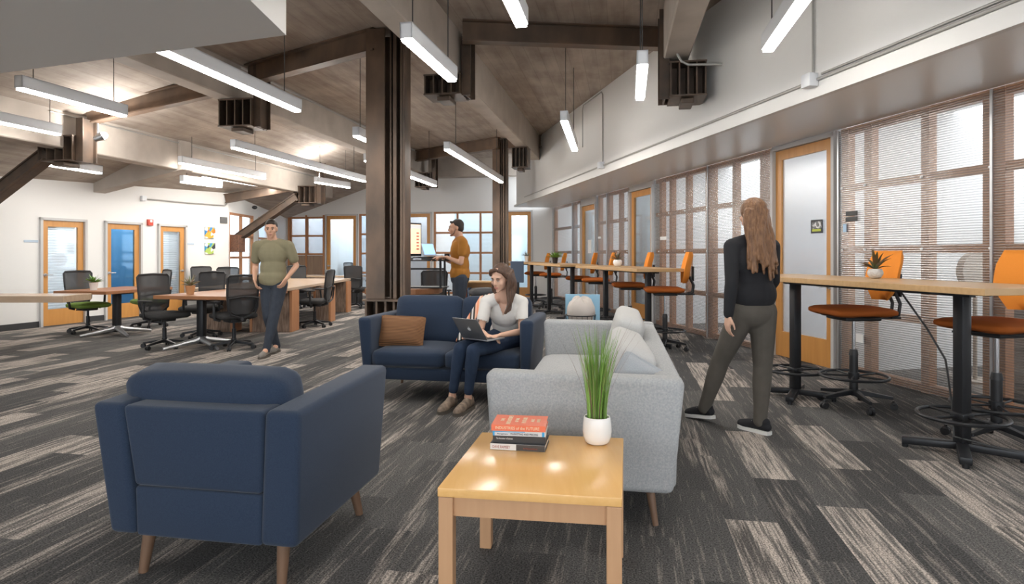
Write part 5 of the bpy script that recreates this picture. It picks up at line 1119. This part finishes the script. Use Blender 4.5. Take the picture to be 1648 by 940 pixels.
for a in ((hipR, knR, anR), (hipL, knL, anL)): leg(b, *a, k=.9)
for a, h_, t_ in ((anR, R_(-.50, 5.40, .03), R_(-.585, 5.16, .03)), (anL, R_(-.35, 5.36, .03), R_(-.455, 5.12, .03))): b.cap(a, .034, h_.lerp(t_, .2)+V((0, 0, .03)), .03); b.cap(h_.lerp(t_, .1)+V((0, 0, .02)), .03, h_.lerp(t_, .8), .025)
body = remesh(b, 'body', skin2_m, w, .0065, 4)
face_parts(w, hc, HM, closed=True, brow=hair_m)
b = B(); torso(b, pel+V((0, 0, .03)), chest, nk, TM_, .92, .014, .92); b.cap(shR, .058, nk+V((0, 0, -.022)), .060); b.cap(shL, .058, nk+V((0, 0, -.022)), .060)
for s_, e_ in ((shR, elR), (shL, elL)): b.chain([(s_, .055), (s_.lerp(e_, .6), .058)])
cf = TM_ @ V((0, 1, 0))
def vneck(p):
    q = p-nk; fx = q.dot(TM_ @ V((1, 0, 0))); fz = q.z; fy = q.dot(cf)
    if fz > .0: return abs(fx) < .085
    return fy > 0 and abs(fx) < .070*(1+fz/.20) and fz > -.20
def sleeve_end(p):
    for s_, e_ in ((shR, elR), (shL, elL)):
        d = (e_-s_); L = d.length; t = (p-s_).dot(d)/L/L
        if t > .66 and (p-s_-d*t).length < .075: return True
    return False
remesh(b, 'white_tee', tee_m, w, .008, 5, cut=lambda p: vneck(p) or sleeve_end(p))
b = B(); b.ell(pel+V((0, 0, -.02)), (.165, .125, .115), TM_); leg(b, hipR, knR, anR.lerp(knR, .12), .9, .011); leg(b, hipL, knL, anL.lerp(knL, .12), .9, .011); b.cap(hipR, .095, hipL, .095); remesh(b, 'jeans', jeans_m, w, .008, 4)
shoe(w, R_(-.495, 5.42, 0), R_(-.60, 5.13, 0)); shoe(w, R_(-.345, 5.38, 0), R_(-.465, 5.07, 0))
# hair: cap plus long locks falling on both sides
b = B(); T = lambda x, y, z: hc+HM @ V((x, y, z))
b.ell(T(0, -.032, .040), (.086, .092, .090), HM); b.ell(T(0, -.055, -.01), (.082, .070, .10), HM)
b.tube([T(-.02, .062, .098), T(-.062, .045, .075), T(-.084, .02, .02)], [.018, .020, .018], 10); b.tube([T(.00, .062, .100), T(.055, .048, .080), T(.080, .022, .03)], [.018, .022, .020], 10)
rr = random.Random(4)
for k in (-1, 1):
    for j in range(9):
        y0 = (.004 if k < 0 else -.040)-.013*j; pts = []; ph = rr.uniform(0, 6); LL = .34 if k < 0 else .20
        for i in range(8):
            t = i/7; base = T(k*(.080+.012*math.sin(t*8+ph)), y0, .035)+V((0, 0, -LL*t))
            base += V((HM.col[1].x, HM.col[1].y, 0))*((.045 if k < 0 else -.02)*t*t)+HM @ V((k, 0, 0))*(.022*math.sin(t*3.1)); pts.append((base, .018*(1-.55*t)+.002))
        b.chain(pts)
for j in range(7):
    pts = []; ph = rr.uniform(0, 6); x0 = -.06+.02*j
    for i in range(7): t = i/6; pts.append((T(x0, -.095, .02)+V((.01*math.sin(t*6+ph), .03*t, -.34*t)), .022*(1-.5*t)))
    b.chain(pts)
remesh(b, 'long_hair', hair_m, w, .006, 2)
# laptop on her lap
Al, Bl = V((-.205, 5.19, .598)), V((-.425, 5.375, .598)); hd = (Bl-Al).normalized(); nb = V((-hd.y, hd.x, 0)); nb = nb if nb.x > 0 else -nb
lo = empty('laptop', (Al+Bl)/2, 0, 'open silver laptop with a bitten fruit logo on the seated woman\'s lap', 'laptop'); q = lambda v: V(v)-V(lo.location)
zz = V((0, 0, 1)); b = B(); b.hexa([q(Al), q(Bl), q(Bl+nb*.225), q(Al+nb*.225)]+[q(p)+zz*.013 for p in (Al, Bl, Bl+nb*.225, Al+nb*.225)], .003, 2); b.done('keyboard_deck', alu_m, lo, 30)
b = B(); k0, k1 = Al.lerp(Bl, .08)+nb*.03, Al.lerp(Bl, .92)+nb*.03; b.hexa([q(p)+zz*.0125 for p in (k0, k1, k1+nb*.09, k0+nb*.09)]+[q(p)+zz*.0148 for p in (k0, k1, k1+nb*.09, k0+nb*.09)]); b.done('keys', black_m, lo, 0)
lt = (zz*.165-nb*.115); ln = lt.cross(hd).normalized(); ln = ln if ln.dot(nb) < 0 else -ln
a0, a1 = Al+zz*.014, Bl+zz*.014; b = B(); b.hexa([q(p) for p in (a0, a1, a1+ln*.006, a0+ln*.006)]+[q(p+lt*1.1) for p in (a0, a1, a1+ln*.006, a0+ln*.006)], .002, 2); lid = b.done('lid', mat('space_grey', (.27, .27, .28), .4, .7), lo, 30)
b = B(); s0, s1 = a0.lerp(a1, .03)+lt*.06-ln*.0012, a0.lerp(a1, .97)+lt*.06-ln*.0012; b.hexa([q(p) for p in (s0, s1, s1-ln*.001, s0-ln*.001)]+[q(p+lt*.99) for p in (s0, s1, s1-ln*.001, s0-ln*.001)]); b.done('screen', mat('screen_pale', (.5, .5, .5), .3, emit=(.8, .85, .9), es=.5), lo, 0)
# the emblem: a round fruit with a bite and a leaf
b = B(); cM = frame_M(-hd if hd.x > 0 else -hd, lt.normalized(), ln, q((a0+a1)/2+lt*.55+ln*.0068)); xs = []
xd = (cM.col[0].xyz); 
pts = []
for i in range(40):
    t = 2*math.pi*i/40; r = .0185*(1-.10*abs(math.sin(t))**8*(1 if math.sin(t) > 0 else .6)); x, y = r*math.cos(t)*1.0, r*math.sin(t)*1.02
    bx_, by_ = x-.0235, y-.002
    if math.hypot(bx_, by_) < .0095: k = .0095/max(1e-6, math.hypot(bx_, by_)); x, y = .0235+bx_*k, .002+by_*k
    pts.append((x, y))
vs = [cM @ V((x, y, 0)) for x, y in pts]+[cM @ V((x, y, .0008)) for x, y in pts]; n = 40; b._add([cM @ V((0, 0, .0008))]+vs[n:], [(0, 1+i, 1+(i+1) % n) for i in range(n)])
lf = [(0.0, .021), (.003, .027), (.008, .031), (.008, .026), (.004, .0215)]; b._add([cM @ V((x, y, .0008)) for x, y in lf], [(0, 1, 2, 3, 4)]); b.done('emblem', mat('emblem', (.85, .86, .88), .25), lo, 0, recalc=False)

# --- standing man, seen from behind right, facing left
mn = empty('person', (-.80, 9.2, 0), 0, 'man in a mustard tee and dark jeans standing at the raised desk, facing left', 'person'); O = V(mn.location)
hc = R_(-.83, 9.2, 1.715); HM = fr((-1, -.12, -.10)); TM_ = fr((-.92, .38, 0))
pel, chest, nk = R_(-.77, 9.2, 1.0), R_(-.765, 9.2, 1.38), R_(-.77, 9.2, 1.56)
sn, sf = R_(-.71, 9.03, 1.50), R_(-.84, 9.39, 1.49); en, ef = R_(-.735, 8.97, 1.20), R_(-.92, 9.47, 1.21); wn_, wf = R_(-.96, 9.12, 1.285), R_(-1.06, 9.36, 1.285)
legs = ((R_(-.75, 9.10, .95), R_(-.77, 9.06, .50), R_(-.75, 9.03, .09)), (R_(-.79, 9.30, .95), R_(-.82, 9.34, .50), R_(-.79, 9.37, .09)))
b = B(); head(b, hc, HM, 1.05, True); b.cap(hc+HM @ V((0, -.03, -.06)), .058, nk+V((0, 0, -.05)), .065); torso(b, pel, chest, nk, TM_, 1.0, 0, 1); b.cap(sn, .055, nk, .06); b.cap(sf, .055, nk, .06)
arm(b, sn, en, wn_); arm(b, sf, ef, wf); hand(b, wn_, (-1, .25, -.05), (0, .1, 1), 1, 1.0); hand(b, wf, (-1, -.1, -.05), (0, -.1, 1), -1, 1.0)
for a in legs: leg(b, *a)
for a in legs: b.cap(a[2], .036, a[2]+V((-.12, .03, -.05)), .03)
remesh(b, 'body', skin_m, mn, .009, 4); face_parts(mn, hc, HM, 1.05)
b = B(); b.cap(hc+HM @ V((-.045, .02, -.07)), .032, hc+HM @ V((-.02, .065, -.095)), .03) if False else None
b = B(); torso(b, pel+V((0, 0, .05)), chest, nk, TM_, 1.03, .018, 1.05); b.cap(sn, .070, nk+V((0, 0, -.012)), .072); b.cap(sf, .070, nk+V((0, 0, -.012)), .072); b.ell(pel+V((0, 0, .02)), (.178, .14, .12), TM_); b.ell(pel.lerp(chest, .45), (.168, .128, .20), TM_)
for s_, e_ in ((sn, en), (sf, ef)): b.chain([(s_, .070), (s_.lerp(e_, .55), .062)])
remesh(b, 'mustard_tee', must_m, mn, .009, 5, cut=lambda p: (p-nk).z > .018 and math.hypot((p-nk).x, (p-nk).y) < .08)
b = B(); b.ell(pel+V((0, 0, -.03)), (.175, .13, .12), TM_); [leg(b, *a, 1.05, .014) for a in legs]; remesh(b, 'dark_jeans', darkjean_m, mn, .010, 4)
for a in legs: shoe(mn, a[2]+V((.07, -.0, -.09)), a[2]+V((-.20, .06, -.09)), black_m, sole_m, lace=False)
T = lambda x, y, z: hc+HM @ V((x*1.05, y*1.05, z*1.05))
b = B(); b.ell(T(0, -.030, .045), (.084, .095, .088), HM); b.ell(T(0, -.055, .0), (.079, .062, .075), HM); b.tube([T(-.05, .045, .082), T(0, .062, .092), T(.05, .045, .082)], .020, 10)
remesh(b, 'short_hair', hairb_m, mn, .007, 2)
b = B(); [b.chain([(T(k*.068, .012, -.02), .008), (T(k*.062, .035, -.07), .012), (T(k*.028, .075, -.096), .012), (T(0, .084, -.098), .012)]) for k in (-1, 1)]; remesh(b, 'short_beard', mat('stubble', (.26, .15, .10), .8), mn, .006, 2)

# --- walking woman (from behind)
ww = empty('person', (1.80, 4.66, 0), 0, 'woman with long auburn hair in a black sweater walking away at right', 'person'); O = V(ww.location)
hc = R_(1.80, 4.66, 1.625); HM = fr((-.35, .93, -.05)); TM_ = fr((-.30, .95, 0))
pel, chest, nk = R_(1.81, 4.65, .93), R_(1.81, 4.66, 1.27), R_(1.80, 4.66, 1.45)
sL, sR = R_(1.635, 4.62, 1.385), R_(1.965, 4.70, 1.385); eL, eR = R_(1.60, 4.53, 1.12), R_(2.02, 4.80, 1.12); wL, wR = R_(1.585, 4.55, .885), R_(1.97, 4.97, .95)
legs = ((R_(1.88, 4.66, .90), R_(1.88, 4.66, .49), R_(1.845, 4.62, .10)), (R_(1.73, 4.64, .90), R_(1.62, 4.83, .50), R_(1.53, 4.93, .12)))
b = B(); head(b, hc, HM, 1.0); b.cap(hc+HM @ V((0, -.025, -.06)), .048, nk+V((0, 0, -.04)), .055); torso(b, pel, chest, nk, TM_, .92, 0, .92); b.cap(sL, .045, nk, .05); b.cap(sR, .045, nk, .05)
arm(b, sL, eL, wL, .86); arm(b, sR, eR, wR, .86); hand(b, wL, (-.05, .12, -1), (-1, -.2, 0), -1, .95, .3); hand(b, wR, (-.1, .35, -.9), (1, .2, 0.1), 1, .95, .3)
for a in legs: leg(b, *a, .92)
remesh(b, 'body', skin2_m, ww, .0075, 4); face_parts(ww, hc, HM, brow=hair2_m)
b = B(); torso(b, pel+V((0, 0, .10)), chest, nk, TM_, .95, .022, .98); b.cap(sL, .062, nk+V((0, 0, -.02)), .066); b.cap(sR, .062, nk+V((0, 0, -.02)), .066)
for s_, e_, w_ in ((sL, eL, wL), (sR, eR, wR)): arm(b, s_, e_, e_.lerp(w_, .97), .92, .014)
remesh(b, 'black_sweater', blackk_m, ww, .009, 5)
b = B(); b.ell(pel+V((0, 0, -.03)), (.165, .125, .13), TM_); [leg(b, a[0], a[1], a[2].lerp(a[1], -.03), 1.0, .016) for a in legs]; remesh(b, 'grey_trousers', greyp_m, ww, .009, 4)
shoe(ww, legs[0][2]+V((.045, -.06, -.10)), legs[0][2]+V((-.10, .17, -.10)), blackk_m, wsole_m); shoe(ww, legs[1][2]+V((.05, -.05, -.085)), legs[1][2]+V((-.10, .17, -.12)), blackk_m, wsole_m, up=(0, .1, 1))
T = lambda x, y, z: hc+HM @ V((x, y, z)); b = B(); b.ell(T(0, -.02, .035), (.090, .104, .094), HM); b.ell(T(0, -.05, -.03), (.095, .072, .12), HM); rr = random.Random(9)
for layer in range(3):
    for j in range(11):
        a = -1.25+2.5*j/10; pts = []; ph = rr.uniform(0, 6); L = rr.uniform(.40, .52)-.05*abs(a)
        for i in range(9):
            t = i/8; sp_ = 1+.55*t; pts.append((T(math.sin(a)*.084*sp_+.010*math.sin(t*8+ph), -math.cos(a)*(.070+.010*layer)*(1+.35*t)-.015-.06*t, .02)+V((.004*math.sin(t*11+ph), .004*math.cos(t*9+ph), -L*t)), .019*(1-.62*t)+.003))
        b.chain(pts)
remesh(b, 'long_hair', hair2_m, ww, .0065, 1)

# --- man walking on the left, toward the camera
wm = empty('person', (-3.22, 8.35, 0), 0, 'man in a khaki tee and dark trousers walking between the left desks', 'person'); O = V(wm.location)
hc = R_(-3.23, 8.33, 1.665); HM = fr((.25, -1, -.12)); TM_ = fr((.15, -1, 0))
pel, chest, nk = R_(-3.22, 8.38, .98), R_(-3.22, 8.38, 1.33), R_(-3.22, 8.38, 1.50)
sL, sR = R_(-3.43, 8.38, 1.44), R_(-3.01, 8.38, 1.44); eL, eR = R_(-3.50, 8.47, 1.16), R_(-2.93, 8.45, 1.17); wL, wR = R_(-3.42, 8.26, .98), R_(-2.99, 8.22, 1.0)
legs = ((R_(-3.30, 8.38, .93), R_(-3.25, 8.28, .50), R_(-3.19, 8.42, .10)), (R_(-3.13, 8.38, .93), R_(-3.14, 8.20, .52), R_(-3.18, 8.05, .10)))
b = B(); head(b, hc, HM, 1.03, True); b.cap(hc+HM @ V((0, -.03, -.06)), .056, nk+V((0, 0, -.05)), .065); torso(b, pel, chest, nk, TM_, 1.0); b.cap(sL, .055, nk, .06); b.cap(sR, .055, nk, .06)
arm(b, sL, eL, wL); arm(b, sR, eR, wR); hand(b, wL, (.25, -.3, -.6), (-1, -.2, .1), 1, 1, .5); hand(b, wR, (-.25, -.3, -.6), (1, -.2, .1), -1, 1, .5)
for a in legs: leg(b, *a)
for a in legs: b.cap(a[2], .036, a[2]+V((0, -.12, -.06)), .03)
remesh(b, 'body', skin_m, wm, .009, 4); face_parts(wm, hc, HM, 1.03)
b = B(); torso(b, pel+V((0, 0, .03)), chest, nk, TM_, 1.03, .022, 1.08); b.cap(sL, .070, nk+V((0, 0, -.012)), .072); b.cap(sR, .070, nk+V((0, 0, -.012)), .072); b.ell(pel+V((0, 0, .0)), (.185, .145, .13), TM_); b.ell(pel.lerp(chest, .45), (.172, .13, .20), TM_)
for s_, e_ in ((sL, eL), (sR, eR)): b.chain([(s_, .072), (s_.lerp(e_, .65), .066)])
remesh(b, 'khaki_tee', khaki_m, wm, .009, 5, cut=lambda p: (p-nk).z > .018 and math.hypot((p-nk).x, (p-nk).y) < .08)
b = B(); b.ell(pel+V((0, 0, -.03)), (.175, .13, .12), TM_); [leg(b, a[0], a[1], a[2].lerp(a[1], -.04), 1.05, .014) for a in legs]; remesh(b, 'dark_trousers', darkjean_m, wm, .010, 4)
for a in legs: shoe(wm, a[2]+V((0, .07, -.10)), a[2]+V((-.01, -.20, -.10)), mat('grey_shoe', (.22, .20, .18), .7), sole_m, lace=False)
T = lambda x, y, z: hc+HM @ V((x, y, z)); b = B(); b.ell(T(0, -.028, .045), (.083, .094, .087), HM); b.ell(T(0, -.055, .0), (.078, .062, .075), HM); b.tube([T(-.05, .045, .082), T(0, .060, .090), T(.05, .045, .082)], .020, 10); remesh(b, 'short_hair', hairb_m, wm, .008, 2)
